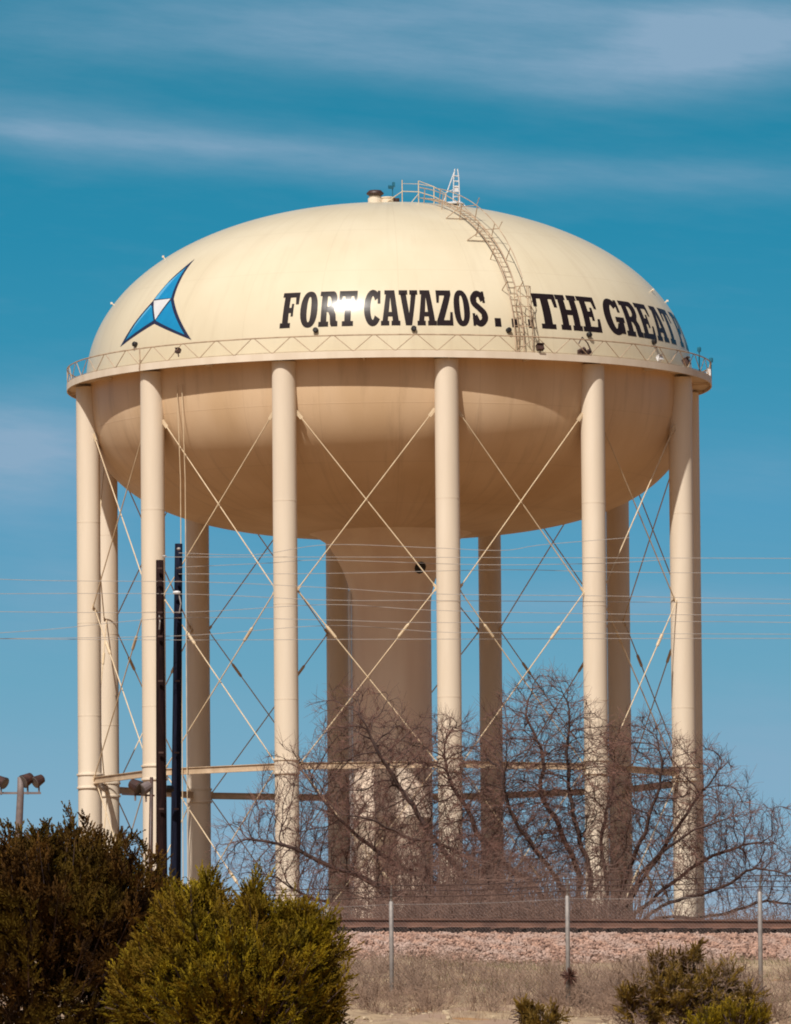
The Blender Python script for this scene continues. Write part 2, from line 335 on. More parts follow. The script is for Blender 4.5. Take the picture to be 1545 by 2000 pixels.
# track
tr = empty('railway_track', trk(0, 0.7, CREST)); tag(tr, 'rusty railway track on sleepers along the top of the pink ballast bank', 'railway track')
prof = [(-.075, 0), (.075, 0), (.075, .015), (.012, .035), (.010, .125), (.036, .14), (.036, .17), (-.036, .17), (-.036, .14), (-.010, .125), (-.012, .035), (-.075, .015)]
for t0 in (0.0, 1.505):
    mb = MB(); vs = []
    ks = [-60, 60]
    for s in ks:
        for a, b in prof: vs.append(trk(s, t0 + a, RAILTOP - 0.17 + b))
    n = len(prof); mb.add(vs, [(k, (k + 1) % n, n + (k + 1) % n, n + k) for k in range(n)] + [tuple(range(n - 1, -1, -1)), tuple(range(n, 2 * n))])
    mb.build('rail', M_rust, tr, origin=tr.location)
mb = MB()
mb.box(0, 0, 0, 2.6, 0.23, 0.17, PI / 2 + TRA); proto = None
for i in range(44):
    s = -11 + 0.52 * i + random.uniform(-.03, .03)
    o = trk(s, 0.75, CREST - 0.055) - tr.location
    if proto is None: proto = mb.build('sleeper', M_tie, tr); c = proto
    else: c = proto.copy(); col.objects.link(c); c.parent = tr
    c.location = o; c.rotation_euler.z = random.uniform(-.02, .02)

# unseen dark pad round the footings, added to darken light bounced onto the bowl
M_bouncepad = mat('dark_bounce_pad', (0.13, 0.07, 0.028), (0.07, 0.04, 0.018), 1.5, 0.95, 8, bump=0.4)
mb = MB(); vs = []; fs = []; nr_, na_ = 8, 64
for i in range(nr_ + 1):
    for j in range(na_):
        r_ = .5 + 23.5 * i / nr_; a_ = 2 * PI * j / na_; x_, y_ = T.x + r_ * math.cos(a_), T.y + r_ * math.sin(a_); vs.append((x_, y_, 16.33))
for i in range(nr_):
    for j in range(na_): k = (j + 1) % na_; fs.append((i * na_ + j, (i + 1) * na_ + j, (i + 1) * na_ + k, i * na_ + k))
mb.add(vs, fs); tag(mb.build('bounce_dimming_pad', M_bouncepad), kind='structure')
# ------------------------------------------------------------------ water tower
A_, B_, NT, ZE = 15.14, 8.93, 2.1, 45.685      # dome
BB, NB = 7.58, 2.85                            # bowl
RC, CR = 15.218, 0.585                         # ring of columns, column radius
ZB = 16.6                                      # footing height
PH0 = -79.5
tower = empty('water_tower', (T.x, T.y, ZB))
tag(tower, 'cream elevated water tank on twelve columns with black lettering and a blue star emblem', 'water tower')
def P(az, r, z): a = rad(az); return Vector((r * math.sin(a), -r * math.cos(a), z - ZB))
def rz(z): return A_ * (1 - min(1, max(0, (z - ZE) / B_)) ** NT) ** (1 / NT)
def surf(az, z, off=0.0):
    r = rz(z); e = 0.02; dr = (rz(min(z + e, ZE + B_ - 1e-4)) - rz(max(z - e, ZE))) / (2 * e if z - e > ZE else e)
    n = Vector((1, -dr)).normalized(); p = P(az, r + n.x * off, z + n.y * off); return p
# tank: dome and bowl in one shell
prof = []
NV = 72
for i in range(NV + 1):
    t = PI / 2 * i / NV; prof.append((max(1e-3, A_ * math.sin(t) ** (2 / NT)) if i else 0.001, ZE + B_ * math.cos(t) ** (2 / NT) - ZB if i < NV else ZE - ZB))
botm = []
for i in range(1, NV + 1):
    t = PI / 2 * i / NV; botm.append((max(0.001, A_ * math.cos(t) ** (2 / NB)) if i < NV else 0.001, ZE - BB * math.sin(t) ** (2 / NB) - ZB))
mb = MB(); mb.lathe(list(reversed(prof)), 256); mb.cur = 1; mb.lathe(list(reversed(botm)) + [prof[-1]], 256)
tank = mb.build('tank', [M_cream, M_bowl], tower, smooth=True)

# --- lettering ---------------------------------------------------------
def rect(x0, y0, x1, y1): return [(x0, y0), (x1, y0), (x1, y1), (x0, y1)]
def catmull(P_, n=8):
    out = []
    Q = [P_[0]] + P_ + [P_[-1]]
    for i in range(1, len(Q) - 2):
        for k in range(n):
            t = k / n; r = []
            for c in (0, 1):
                a, b, d, e = Q[i - 1][c], Q[i][c], Q[i + 1][c], Q[i + 2][c]
                r.append(0.5 * ((2 * b) + (-a + d) * t + (2 * a - 5 * b + 4 * d - e) * t * t + (-a + 3 * b - 3 * d + e) * t ** 3))
            out.append(tuple(r))
    out.append(P_[-1]); return out
def stroke(path, hx=.155, hy=.075):
    L, R = [], []
    for i, p in enumerate(path):
        a = path[max(i - 1, 0)]; b = path[min(i + 1, len(path) - 1)]
        dx_, dy_ = b[0] - a[0], (b[1] - a[1]); l = math.hypot(dx_, dy_) or 1; nx_, ny_ = -dy_ / l, dx_ / l
        L.append((p[0] + nx_ * hx, p[1] + ny_ * hy)); R.append((p[0] - nx_ * hx, p[1] - ny_ * hy))
    return L + R[::-1]
def ell(cx, cy, rx, ry, n=28, p=2.3):
    o = []
    for k in range(n):
        t = 2 * PI * k / n; c, s = math.cos(t), math.sin(t)
        o.append((cx + rx * math.copysign(abs(c) ** (2 / p), c), cy + ry * math.copysign(abs(s) ** (2 / p), s)))
    return o
def arc(cx, cy, rx, ry, a0, a1, n=18):
    return [(cx + rx * math.cos(rad(a0 + (a1 - a0) * k / n)), cy + ry * math.sin(rad(a0 + (a1 - a0) * k / n))) for k in range(n + 1)]
G = {}
G['F'] = [[[(0, 0), (.58, 0), (.58, .14), (.45, .14), (.45, .42), (.57, .42), (.57, .32), (.70, .32), (.70, .68), (.57, .68), (.57, .57), (.45, .57), (.45, .86), (.76, .86), (.80, .66), (.97, .66), (.97, 1), (0, 1), (0, .87), (.12, .87), (.12, .14), (0, .14)]]]
G['O'] = [[ell(.5, .5, .48, .515), ell(.5, .5, .115, .36)]]
G['T'] = [[[(.20, 0), (.80, 0), (.80, .14), (.67, .14), (.67, .85), (.82, .85), (.86, .62), (1, .62), (1, 1), (0, 1), (0, .62), (.14, .62), (.18, .85), (.33, .85), (.33, .14), (.20, .14)]]]
G['H'] = [[[(0, 0), (.45, 0), (.45, .14), (.38, .14), (.38, .43), (.62, .43), (.62, .14), (.55, .14), (.55, 0), (1, 0), (1, .14), (.92, .14), (.92, .86), (1, .86), (1, 1), (.55, 1), (.55, .86), (.62, .86), (.62, .58), (.38, .58), (.38, .86), (.45, .86), (.45, 1), (0, 1), (0, .86), (.08, .86), (.08, .14), (0, .14)]]]
G['E'] = [[[(0, 0), (1, 0), (1, .38), (.86, .38), (.80, .15), (.43, .15), (.43, .42), (.56, .42), (.56, .32), (.70, .32), (.70, .69), (.56, .69), (.56, .58), (.43, .58), (.43, .86), (.76, .86), (.82, .66), (.96, .66), (.96, 1), (0, 1), (0, .87), (.11, .87), (.11, .14), (0, .14)]]]
G['L'] = [[[(0, 0), (1, 0), (1, .40), (.86, .40), (.80, .15), (.43, .15), (.43, .86), (.56, .86), (.56, 1), (0, 1), (0, .87), (.11, .87), (.11, .14), (0, .14)]]]
G['Z'] = [[[(.02, 0), (.98, 0), (.98, .38), (.84, .38), (.78, .15), (.44, .15), (.96, .88), (.96, 1), (.06, 1), (.06, .64), (.20, .64), (.26, .85), (.56, .85), (.02, .12)]]]
G['A'] = [[[(-.06, 0), (.42, 0), (.42, .13), (.34, .13), (.36, .25), (.60, .25), (.62, .13), (.55, .13), (.55, 0), (1.06, 0), (1.06, .13), (.97, .13), (.74, 1), (.14, 1), (.14, .88), (.22, .88), (.03, .13), (-.06, .13)], [(.40, .38), (.57, .38), (.485, .80)]]]
G['V'] = [[[(-.06, 1), (.46, 1), (.46, .87), (.38, .87), (.53, .34), (.66, .87), (.58, .87), (.58, 1), (1.06, 1), (1.06, .87), (.96, .87), (.68, 0), (.32, 0), (.03, .87), (-.06, .87)]]]
def bowl(x0, x1, y0, y1, n=12):
    ry = (y1 - y0) / 2; rx = min(ry * 0.95, (x1 - x0) * 0.8); return [(x1 - rx + rx * math.sin(PI * k / n), y0 + ry - ry * math.cos(PI * k / n)) for k in range(n + 1)]
G['P'] = [[[(0, 0), (.60, 0), (.60, .14), (.45, .14), (.45, .40)] + bowl(.45, 1.0, .40, 1.0) + [(0, 1), (0, .87), (.12, .87), (.12, .14), (0, .14)], [(.45, .54)] + bowl(.45, .68, .54, .86, 6) + [(.45, .86)]]]
G['R'] = [[[(0, 0), (.54, 0), (.54, .14), (.43, .14), (.43, .42), (.52, .40), (.60, .30), (.64, .06), (.70, 0), (1.04, 0), (1.04, .14), (.95, .16), (.92, .34), (.82, .47)] + bowl(.45, .97, .50, 1.0)[2:] + [(0, 1), (0, .87), (.11, .87), (.11, .14), (0, .14)], [(.43, .56)] + bowl(.43, .65, .56, .86, 6) + [(.43, .86)]]]
cpath = arc(.52, .5, .335, .43, 38, 322, 26)
G['C'] = [[stroke(cpath, .185, .09)], [rect(.80, .62, .96, .99)]]
G['G'] = [[stroke(arc(.50, .5, .335, .43, 42, 330, 26), .185, .09)], [rect(.78, .64, .93, .99)], [rect(.55, .36, 1.05, .50)], [rect(.68, .04, .97, .355)]]
sp = catmull([(.80, .74), (.66, .885), (.44, .915), (.23, .80), (.25, .64), (.50, .51), (.75, .37), (.78, .21), (.58, .085), (.36, .11), (.18, .27)])
G['S'] = [[stroke(sp, .20, .09)], [rect(.76, .66, .92, .99)], [rect(.06, .01, .22, .36)]]
G['.'] = [[rect(0, 0, 1, .24)]]
def letter_geo(mb, ch, az0, az1, z0=47.02, z1=48.80, off=0.010):
    for k, loops in enumerate(G[ch]):
        L3 = [[Vector((x, y, 0)) for x, y in lp] for lp in loops]
        flat = [v for lp in L3 for v in lp]
        tri = tessellate_polygon(L3)
        bm = bmesh.new(); bv = [bm.verts.new((az0 + (az1 - az0) * v.x, z0 + (z1 - z0) * v.y, 0)) for v in flat]
        for t in tri:
            try: bm.faces.new([bv[i] for i in t])
            except ValueError: pass
        a = math.floor(az0) - 1.0
        while a < az1 + 1:
            bmesh.ops.bisect_plane(bm, geom=bm.verts[:] + bm.edges[:] + bm.faces[:], plane_co=(a, 0, 0), plane_no=(1, 0, 0)); a += 0.9
        zz = z0 - .1
        while zz < z1 + .2:
            bmesh.ops.bisect_plane(bm, geom=bm.verts[:] + bm.edges[:] + bm.faces[:], plane_co=(0, zz, 0), plane_no=(0, 1, 0)); zz += 0.2
        bmesh.ops.triangulate(bm, faces=bm.faces[:]); bm.verts.ensure_lookup_table(); bm.verts.index_update()
        vs = [surf(v.co.x, v.co.y, off + 0.003 * k) for v in bm.verts]; fs = []
        for f in bm.faces:
            ids = [v.index for v in f.verts]
            n = (vs[ids[1]] - vs[ids[0]]).cross(vs[ids[2]] - vs[ids[0]])
            c = vs[ids[0]]
            if n.dot(Vector((c.x, c.y, 3))) < 0: ids.reverse()
            fs.append(tuple(ids))
        mb.add(vs, fs); bm.free()
words = [('FORT', -20.6, 3.74, .93), ('CAVAZOS', -4.6, 3.38, .95)]
for w, a0, adv, fill in words:
    mb = MB()
    for i, ch in enumerate(w): letter_geo(mb, ch, a0 + adv * i, a0 + adv * (i + fill))
    mb.build('lettering', M_ink, tank, smooth=True)
for a in (20.1, 23.5, 26.9): mb = MB(); letter_geo(mb, '.', a, a + 1.25); mb.build('lettering', M_ink, tank, smooth=True)
mb = MB()
for ch, a0, a1 in (('T', 28.7, 34.0), ('H', 34.1, 39.1), ('E', 39.3, 44.0)): letter_geo(mb, ch, a0, a1)
mb.build('lettering', M_ink, tank, smooth=True)
mb = MB()
for ch, a0, a1 in (('G', 45.7, 50.9), ('R', 51.2, 56.3), ('E', 56.6, 61.4), ('A', 62.2, 67.0), ('T', 67.3, 72.4)): letter_geo(mb, ch, a0, a1)
mb.build('lettering', M_ink, tank, smooth=True)
mb = MB()
for ch, a0, a1 in (('P', 74.6, 79.6), ('L', 80.2, 84.8)): letter_geo(mb, ch, a0, a1)
mb.build('lettering', M_ink, tank, smooth=True)

# --- emblem: three bladed star
def poly_surf(mb, pts, off):
    L3 = [[Vector((x, y, 0)) for x, y in pts]]; tri = tessellate_polygon(L3)
    bm = bmesh.new(); bv = [bm.verts.new(v) for v in L3[0]]
    for t in tri: bm.faces.new([bv[i] for i in t])
    for k in range(-64, -36): bmesh.ops.bisect_plane(bm, geom=bm.verts[:] + bm.edges[:] + bm.faces[:], plane_co=(k, 0, 0), plane_no=(1, 0, 0))
    for k in range(26): bmesh.ops.bisect_plane(bm, geom=bm.verts[:] + bm.edges[:] + bm.faces[:], plane_co=(0, 46.6 + .2 * k, 0), plane_no=(0, 1, 0))
    bmesh.ops.triangulate(bm, faces=bm.faces[:]); bm.verts.index_update()
    vs = [surf(v.co.x, v.co.y, off) for v in bm.verts]; fs = []
    for f in bm.faces:
        ids = [v.index for v in f.verts]; n = (vs[ids[1]] - vs[ids[0]]).cross(vs[ids[2]] - vs[ids[0]]); c = vs[ids[0]]
        if n.dot(Vector((c.x, c.y, 3))) < 0: ids.reverse()
        fs.append(tuple(ids))
    mb.add(vs, fs); bm.free()
tip, rcv, rb, bc, lb, lc = (-50.7, 51.16), (-47.6, 49.0), (-39.6, 46.76), (-50.8, 47.80), (-61.4, 46.90), (-54.6, 49.02)
lm1, lm2 = (-53.0, 50.1), (-58.2, 47.95)
outer = [tip, rcv, rb, bc, lb, lm2, lc, lm1]
mb = MB(); mb.cur = 0; poly_surf(mb, outer, 0.010)
cen = (-51.4, 48.6)
def inset(p, k=0.80): return (cen[0] + (p[0] - cen[0]) * k, cen[1] + (p[1] - cen[1]) * k)
i_tip, i_rcv, i_rb, i_bc, i_lb, i_lc, i_m1, i_m2 = inset(tip, .84), inset(rcv, .80), inset(rb, .84), inset(bc, .80), inset(lb, .84), inset(lc, .86), (-52.9, 49.85), (-57.0, 48.0)
w1, w2, w3 = (-54.1, 49.04), (-48.6, 49.02), (-50.85, 48.0)
mb.cur = 1; poly_surf(mb, [i_tip, i_rcv, (w2[0], w2[1] + .03), (w1[0] + 1.2, w1[1] + .05)], 0.015)
poly_surf(mb, [(w2[0] + .35, w2[1] - .1), i_rb, (i_bc[0] + .25, i_bc[1])], 0.015)
poly_surf(mb, [(w1[0] + .2, w1[1] - .25), (w3[0] - .5, w3[1] - .02), i_lb], 0.015)
mb.cur = 2; poly_surf(mb, [(i_tip[0] - .05, i_tip[1] - .1), (w1[0] + 1.15, w1[1] + .05), (w1[0] - .1, w1[1] + .07), (-52.9, 49.9)], 0.018)
poly_surf(mb, [(w1[0] + .15, w1[1] - .3), (i_lb[0] + .3, i_lb[1] + .05), (-57.3, 48.0), (w1[0] - .35, w1[1] - .2)], 0.018)
mb.cur = 3; poly_surf(mb, [w1, w2, w3], 0.019)
mb.build('emblem', [M_navy, M_blue, M_lblue, M_white], tank, smooth=True)

# --- black ports above the balcony, lugs on the dome
def port(az, z, r):
    p = surf(az, z, -0.02); q = surf(az, z, 0.16); mb = MB(); mb.tube([p, q, q + (q - p) * .2], [r, r, r * .7], 14); return mb.build('overflow_port', M_black, tank)
for az in (-55.4, -13.5, 4.6, 22.6, 40.2, 59.5): port(az, 46.87 if abs(az) > 50 else 46.84, 0.13)
for az, z in ((72, 49.76), (83.8, 49.5), (-78.1, 51.8), (-83.2, 49.6)):
    a = surf(az, z, -.02); b = surf(az, z, .12); mb = MB(); mb.beam(a, b, .12, .05); mb.beam(b - Vector((0, 0, .05)), b + Vector((0, 0, .05)), .10, .04, Vector((0, 1, 0))); mb.build('lifting_lug', M_col, tank)

# --- riser and manhole
Z = lambda z: z - ZB
mb = MB(); prof = [(2.3, Z(ZB - 1)), (2.3, Z(ZB + .3)), (1.985, Z(ZB + .5)), (1.985, Z(20)), (1.985, Z(23.9)), (2.0, Z(23.92)), (2.0, Z(24.0)), (1.985, Z(24.02)), (1.985, Z(30)), (1.985, Z(34.6)), (2.02, Z(35.1)), (2.16, Z(35.7)), (2.42, Z(36.4)), (2.78, Z(37.1)), (3.2, Z(37.7)), (3.8, Z(38.1)), (4.7, Z(38.35))]
mb.lathe(prof, 72); mb.build('riser', M_riser, tower, smooth=True)
mb = MB(); c = P(37, 2.36, 36.35); n = Vector((math.sin(rad(37)), -math.cos(rad(37)), -.55)).normalized(); mb.tube([c, c + n * .14, c + n * .15], [.30, .30, .2], 20); mb.build('manhole', M_black, tower)
mb = MB(); pts = [P(-78, 2.12, ZB - .5), P(-78, 2.12, 35.0), P(-78, 2.05, 35.35), P(-78, 1.9, 35.5)]; mb.tube(pts, .085, 10); mb.build('overflow_pipe', M_white, tower, smooth=True)

# --- columns
mb = MB(); az0 = 0.0
prof = [(CR + .25, Z(ZB - .6)), (CR + .25, Z(ZB + .25)), (CR, Z(ZB + .32)), (CR, Z(21)), (CR, Z(25.4)), (CR + .07, Z(25.42)), (CR + .07, Z(25.5)), (CR + .02, Z(25.52)), (CR + .02, Z(26.05)), (CR + .07, Z(26.07)), (CR + .07, Z(26.15)), (CR, Z(26.17)), (CR, Z(29.0)), (CR + .008, Z(29.001)), (CR + .008, Z(29.04)), (CR, Z(29.041)), (CR, Z(33.6)), (CR + .008, Z(33.601)), (CR + .008, Z(33.64)), (CR, Z(33.641)), (CR, Z(38.6)), (CR + .008, Z(38.601)), (CR + .008, Z(38.64)), (CR, Z(38.641)), (CR, Z(45.36))]
mb.lathe(prof, 40, 0, -RC); column = mb.build('column', M_col, tower, smooth=True)
mod = column.modifiers.new('edges', 'EDGE_SPLIT'); mod.split_angle = rad(40)
def rot_copy(o, a):
    c = o.copy(); col.objects.link(c); c.parent = o.parent; c.rotation_euler.z = rad(a); return c
column.rotation_euler.z = rad(PH0)
for i in range(1, 12): rot_copy(column, PH0 + 30 * i)
# P() puts azimuth a at (sin a, -cos a): a rotation by +a about z carries (0,-1) there
# --- struts between neighbouring columns at mid height
p0 = P(0, RC, 25.8); p1 = P(30, RC, 25.8); d = (p1 - p0).normalized(); a = p0 + d * (CR + .0); b = p1 - d * (CR + .0)
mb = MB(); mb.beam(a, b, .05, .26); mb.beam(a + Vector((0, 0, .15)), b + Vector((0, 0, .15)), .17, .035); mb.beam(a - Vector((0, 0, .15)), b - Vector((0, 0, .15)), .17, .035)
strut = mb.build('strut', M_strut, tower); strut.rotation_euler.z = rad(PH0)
for i in range(1, 12): rot_copy(strut, PH0 + 30 * i)
# --- cross bracing rods, three tiers of X in each of twelve bays
nodes_z = [42.97, 34.3, 25.8, ZB + .5]
for tier in range(3):
    for flip in (0, 1):
        za, zb = nodes_z[tier], nodes_z[tier + 1]
        q0 = P(0, RC, za if not flip else zb); q1 = P(30, RC, zb if not flip else za)
        h = Vector((q1.x - q0.x, q1.y - q0.y, 0)).normalized()
        q0 = q0 + h * (CR - .02); q1 = q1 - h * (CR - .02)
        out = Vector((math.sin(rad(15)), -math.cos(rad(15)), 0)) * (0.06 if flip else -0.06)
        q0 += out; q1 += out
        mb = MB(); mb.tube([q0, q1], .030, 8)
        top, bot = (q0, q1) if q0.z > q1.z else (q1, q0)
        dd = (bot - top).normalized()
        mb.beam(top, top + dd * (.45 if tier == 0 else .2), .04, .18 if tier == 0 else .1, Vector((0, 0, 1))); mb.beam(bot, bot - dd * .25, .04, .12)
        rod = mb.build('brace_rod', M_rod, tower, smooth=False); tb = None
        if tier >= 1:
            k = .24 if tier == 1 else .6
            c = top.lerp(bot, k); mt = MB(); mt.tube([c - dd * .42, c - dd * .34, c + dd * .34, c + dd * .42], [.04, .075, .075, .04], 8); tb = mt.build('turnbuckle', M_rod, rod)
        rod.rotation_euler.z = rad(PH0)
        for i in range(1, 12):
            r2 = rot_copy(rod, PH0 + 30 * i)
            if tb: t2 = tb.copy(); col.objects.link(t2); t2.parent = r2
# --- balcony
RBo = 16.10
mb = MB(); mb.lathe([(15.0, Z(45.50)), (RBo - .06, Z(45.50)), (RBo - .06, Z(45.37)), (RBo, Z(45.37)), (RBo, Z(45.70)), (RBo - .06, Z(45.70)), (RBo - .06, Z(45.56)), (15.0, Z(45.56)), (15.0, Z(45.50))], 240)
balc = mb.build('balcony', M_col, tower)
mb = MB()
for k in range(24):
    az = PH0 + 15 * k
    mb.beam(P(az, 15.0, 45.38), P(az, RBo - .08, 45.44), .06, .12)
mb.build('bracket', M_col, balc)
mb = MB(); mb.tube([P(i * 1.5, RBo - .03, 46.47) for i in range(240)], .033, 6, closed=True)
mb.tube([P(i * 1.5, RBo - .03, 45.735) for i in range(240)], .014, 5, closed=True)
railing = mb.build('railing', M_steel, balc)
mb = MB(); per = 7.2; ph = -6.1
for k in range(50):
    a0 = ph + k * per
    mb.tube([P(a0 - per / 2 + .28, RBo - .03, 46.46), P(a0 - .35, RBo - .03, 45.76), P(a0 - .2, RBo - .03, 45.72), P(a0 + .2, RBo - .03, 45.72), P(a0 + .35, RBo - .03, 45.76), P(a0 + per / 2 - .28, RBo - .03, 46.46)], .021, 5)
mb.build('lattice', M_steel, railing)
# things bolted to the balcony
def lampbox(az, z, r, sc, m, name='floodlight'):
    p = P(az, r, z); mb = MB()
    mb.box(p.x, p.y, p.z, .34 * sc, .22 * sc, .26 * sc, rad(az), -.5); mb.box(p.x, p.y, p.z + .15 * sc, .38 * sc, .26 * sc, .03, rad(az), -.5)
    mb.tube([p - Vector((0, 0, .1 * sc)), P(az, r - .05, z - .38 * sc)], .03, 6); return mb.build(name, m, balc)
lampbox(27.0, 45.95, 16.1, 1.0, M_dark); lampbox(-39.8, 46.15, 16.0, .75, M_dark); lampbox(56.5, 45.95, 15.9, .9, M_white); lampbox(68.0, 46.05, 15.8, 1.2, M_dark)
mb = MB()
for az, h in ((36.2, 0), (37.0, .1), (38.2, 0.02)):
    p = P(az, 15.7, 45.72); mb.tube([p, p + Vector((0, 0, .24 + h)), p + Vector((.05, 0, .32 + h))], [.13, .14, .05], 10)
mb.tube([P(35.8, 15.75, 46.3), P(36.6, 15.75, 46.62), P(37.8, 15.75, 46.35), P(38.8, 15.75, 45.85)], .035, 6)
mb.build('equipment', M_dark, balc)
for az, zz in ((72.5, 46.72), (88.0, 46.62)):
    mb = MB(); p = P(az, 16.07, 46.47); mb.tube([p - Vector((0, 0, .8)), p + Vector((0, 0, zz - 46.47))], .03, 6); q = p + Vector((0, 0, zz - 46.47 + .05)); mb.tube([q - Vector((0, 0, .1)), q, q + Vector((0, 0, .1)), q + Vector((0, 0, .14))], [.09, .1, .1, .05], 10); mb.build('beacon', M_teal, balc)
mb = MB(); p = P(84, 16.0, 45.95); mb.box(p.x, p.y, p.z, .3, .2, .34, rad(84)); mb.build('junction_box', M_white, balc)
mb = MB(); mb.tube([P(-48.9, 16.13, 46.45), P(-48.8, 16.13, 45.9), P(-49.0, 16.14, 45.4)], .03, 6); mb.tube([P(-49.6, 16.0, 45.9), P(-48.6, 16.1, 45.86)], .03, 6); mb.build('conduit', M_steel, balc)
# thin drop pipes hanging beneath the bowl on the left
mb = MB()
for az in (-42.8, -41.6): mb.tube([P(az, 15.2, 44.6), P(az, 15.0, 40), P(az, 15.0, 28), P(az, 15.0, ZB)], .022, 6)
mb.build('conduit', M_rod, tower)

# --- ladder up the dome
LA = 24.4
def lat(az, z, side, off):           # a point beside the meridian, sideways in metres
    p = surf(az, z, off); a = rad(az); return p + Vector((math.cos(a), math.sin(a), 0)) * side
zs = [45.75 + i * .15 for i in range(54)] + [53.85 + .1 * i for i in range(5)]
zs = [z for z in zs if z < 54.45]
mb = MB()
for sd in (-.22, .22): mb.tube([lat(LA, z, sd, .22) for z in zs], .030, 6)
# rungs roughly every 0.33 m along the surface
acc = 0; prev = lat(LA, zs[0], 0, .22)
zz = zs[0]
while zz < 54.4:
    q = lat(LA, zz, 0, .22)
    if (q - prev).length > .33: mb.tube([lat(LA, zz, -.22, .22), lat(LA, zz, .22, .22)], .016, 5); prev = q
    zz += .02
ladder = mb.build('ladder', M_steel, tower)
mb = MB()
hz = [z for z in zs if z > 48.9]
for sd in (-.42, .42): mb.tube([lat(LA, z, sd, .75) for z in hz], .022, 6)
prev = None; zz = 48.9
while zz < 54.4:
    q = lat(LA, zz, 0, .5)
    if prev is None or (q - prev).length > 2.2:
        for sd in (-.42, .42): mb.tube([lat(LA, zz, sd, 0), lat(LA, zz, sd, .75)], .024, 5)
        prev = q
    zz += .02
for zc in (51.55, 52.9):
    mb.tube([lat(LA, zc, -1.1, .02), lat(LA, zc, -.42, .65), lat(LA, zc, .42, .75), lat(LA, zc, .5, 1.15)], .024, 5)
    mb.tube([lat(LA, zc, -1.1, .02), lat(LA, zc, .1, .05)], .02, 5)
mb.build('handrail', M_steel, ladder)
mb = MB()
def hoop(z, zt=None): 
    c = []; a = rad(LA + 1.5)
    for k in range(13):
        t = PI * (k / 12); s_ = -.38 * math.cos(t); o = .25 + .62 * math.sin(t)
        b = P(LA, rz(min(z, 48.3)), z) ; out = Vector((math.sin(rad(LA)), -math.cos(rad(LA)), 0)); side = Vector((math.cos(rad(LA)), math.sin(rad(LA)), 0))
        c.append(b + out * o + side * (s_ + .35))
    return c
HZ = [47.0, 47.5, 48.0, 48.5, 49.0]
hs = [hoop(z) for z in HZ]
for h in hs: mb.tube(h, .022, 5)
for k in (0, 3, 6, 9, 12): mb.tube([h[k] for h in hs], .020, 5)
mb.tube([hs[0][0], hs[0][0] - Vector((0, 0, 1.25))], .03, 5); mb.tube([hs[0][12], hs[0][12] - Vector((0, 0, 1.25))], .03, 5)
mb.build('safety_cage', M_steel, ladder)

# --- roof fittings
def top_at(px, h=0.0, y=0.0):
    y -= 2.0
    """point on the dome crest line under photo column px"""
    x = (px - 758.5) / 39.3; r = math.hypot(x, y); z = ZE + B_ * (1 - (r / A_) ** NT) ** (1 / NT)
    return Vector((x, y, z - ZB + h))
c = top_at(734); mb = MB()
mb.lathe([(.001, c.z - .1), (.36, c.z - .1), (.36, c.z + .22), (.30, c.z + .24), (.30, c.z + .33)], 24, c.x, c.y); vent = mb.build('roof_vent', M_col, tower)
mb = MB(); mb.lathe([(.001, c.z + .32), (.22, c.z + .30), (.42, c.z + .42), (.44, c.z + .48), (.30, c.z + .62), (.001, c.z + .66)], 24, c.x, c.y); mb.build('vent_cap', M_dark, vent, smooth=True)
c = top_at(758); mb = MB(); mb.lathe([(.001, c.z - .1), (.33, c.z - .1), (.33, c.z + .20), (.36, c.z + .21), (.36, c.z + .27), (.001, c.z + .30)], 24, c.x, c.y); mb.build('roof_hatch', M_col, tower)
c = top_at(775); mb = MB(); mb.box(c.x, c.y, c.z + .1, .26, .3, .22, .3); mb.build('junction_box', M_dark, tower)
c = top_at(768); mb = MB(); mb.tube([c, c + Vector((0, 0, .7))], .025, 6); mb.box(c.x - .08, c.y, c.z + .78, .24, .2, .16, 0.2, .3); mb.box(c.x + .06, c.y, c.z + .90, .12, .14, .24, 0.2); mb.build('beacon', M_teal, tower)
mb = MB()
posts = [(787, 1.12), (819, 1.10), (849, .85), (872, .55)]
tops = []
for px, h in posts:
    c = top_at(px, 0, -.35); mb.tube([c - Vector((0, 0, .1)), c + Vector((0, 0, h))], .026, 6); tops.append(c + Vector((0, 0, h)))
c0 = top_at(757, .02, -.35); mb.tube([c0, top_at(787, .55, -.35), top_at(819, .55, -.35), top_at(850, .35, -.35), top_at(872, .1, -.35)], .022, 6)
mb.tube(tops[1:], .018, 6); mb.tube([top_at(805, 0, -.6), top_at(819, .45, -.35)], .02, 6)
c1 = top_at(787, 0, .6); mb.tube([c1, c1 + Vector((0, 0, 1.0)), top_at(819, 1.0, .6), top_at(850, .9, .6)], .014, 6)
mb.build('guard_rail', M_rod, tower)
c = top_at(893, 0, 0); mb = MB(); hh = 1.85
mb.lathe([(.001, c.z + .08), (.52, c.z + .06), (.55, c.z + .11), (.45, c.z + .17), (.001, c.z + .19)], 24, c.x - .15, c.y)
for sx_ in (-.17, .17):
    for sy_ in (-.17, .17): mb.tube([c + Vector((sx_, sy_, -.1)), c + Vector((sx_ * .75, sy_ * .75, hh - .45)), c + Vector((sx_ * .4, sy_ * .4, hh))], .026, 6)
for k in range(6):
    z_ = .2 + .26 * k; s_ = .17 - .007 * k
    mb.tube([c + Vector((-s_, -s_, z_)), c + Vector((s_, -s_, z_)), c + Vector((s_, s_, z_)), c + Vector((-s_, s_, z_))], .018, 5, closed=True)
mb.tube([c + Vector((-.1, 0, hh - .15)), top_at(866, .02, -.2)], .028, 6); mb.tube([c + Vector((-.12, 0, hh * .45)), top_at(872, .6, -.2)], .02, 6)
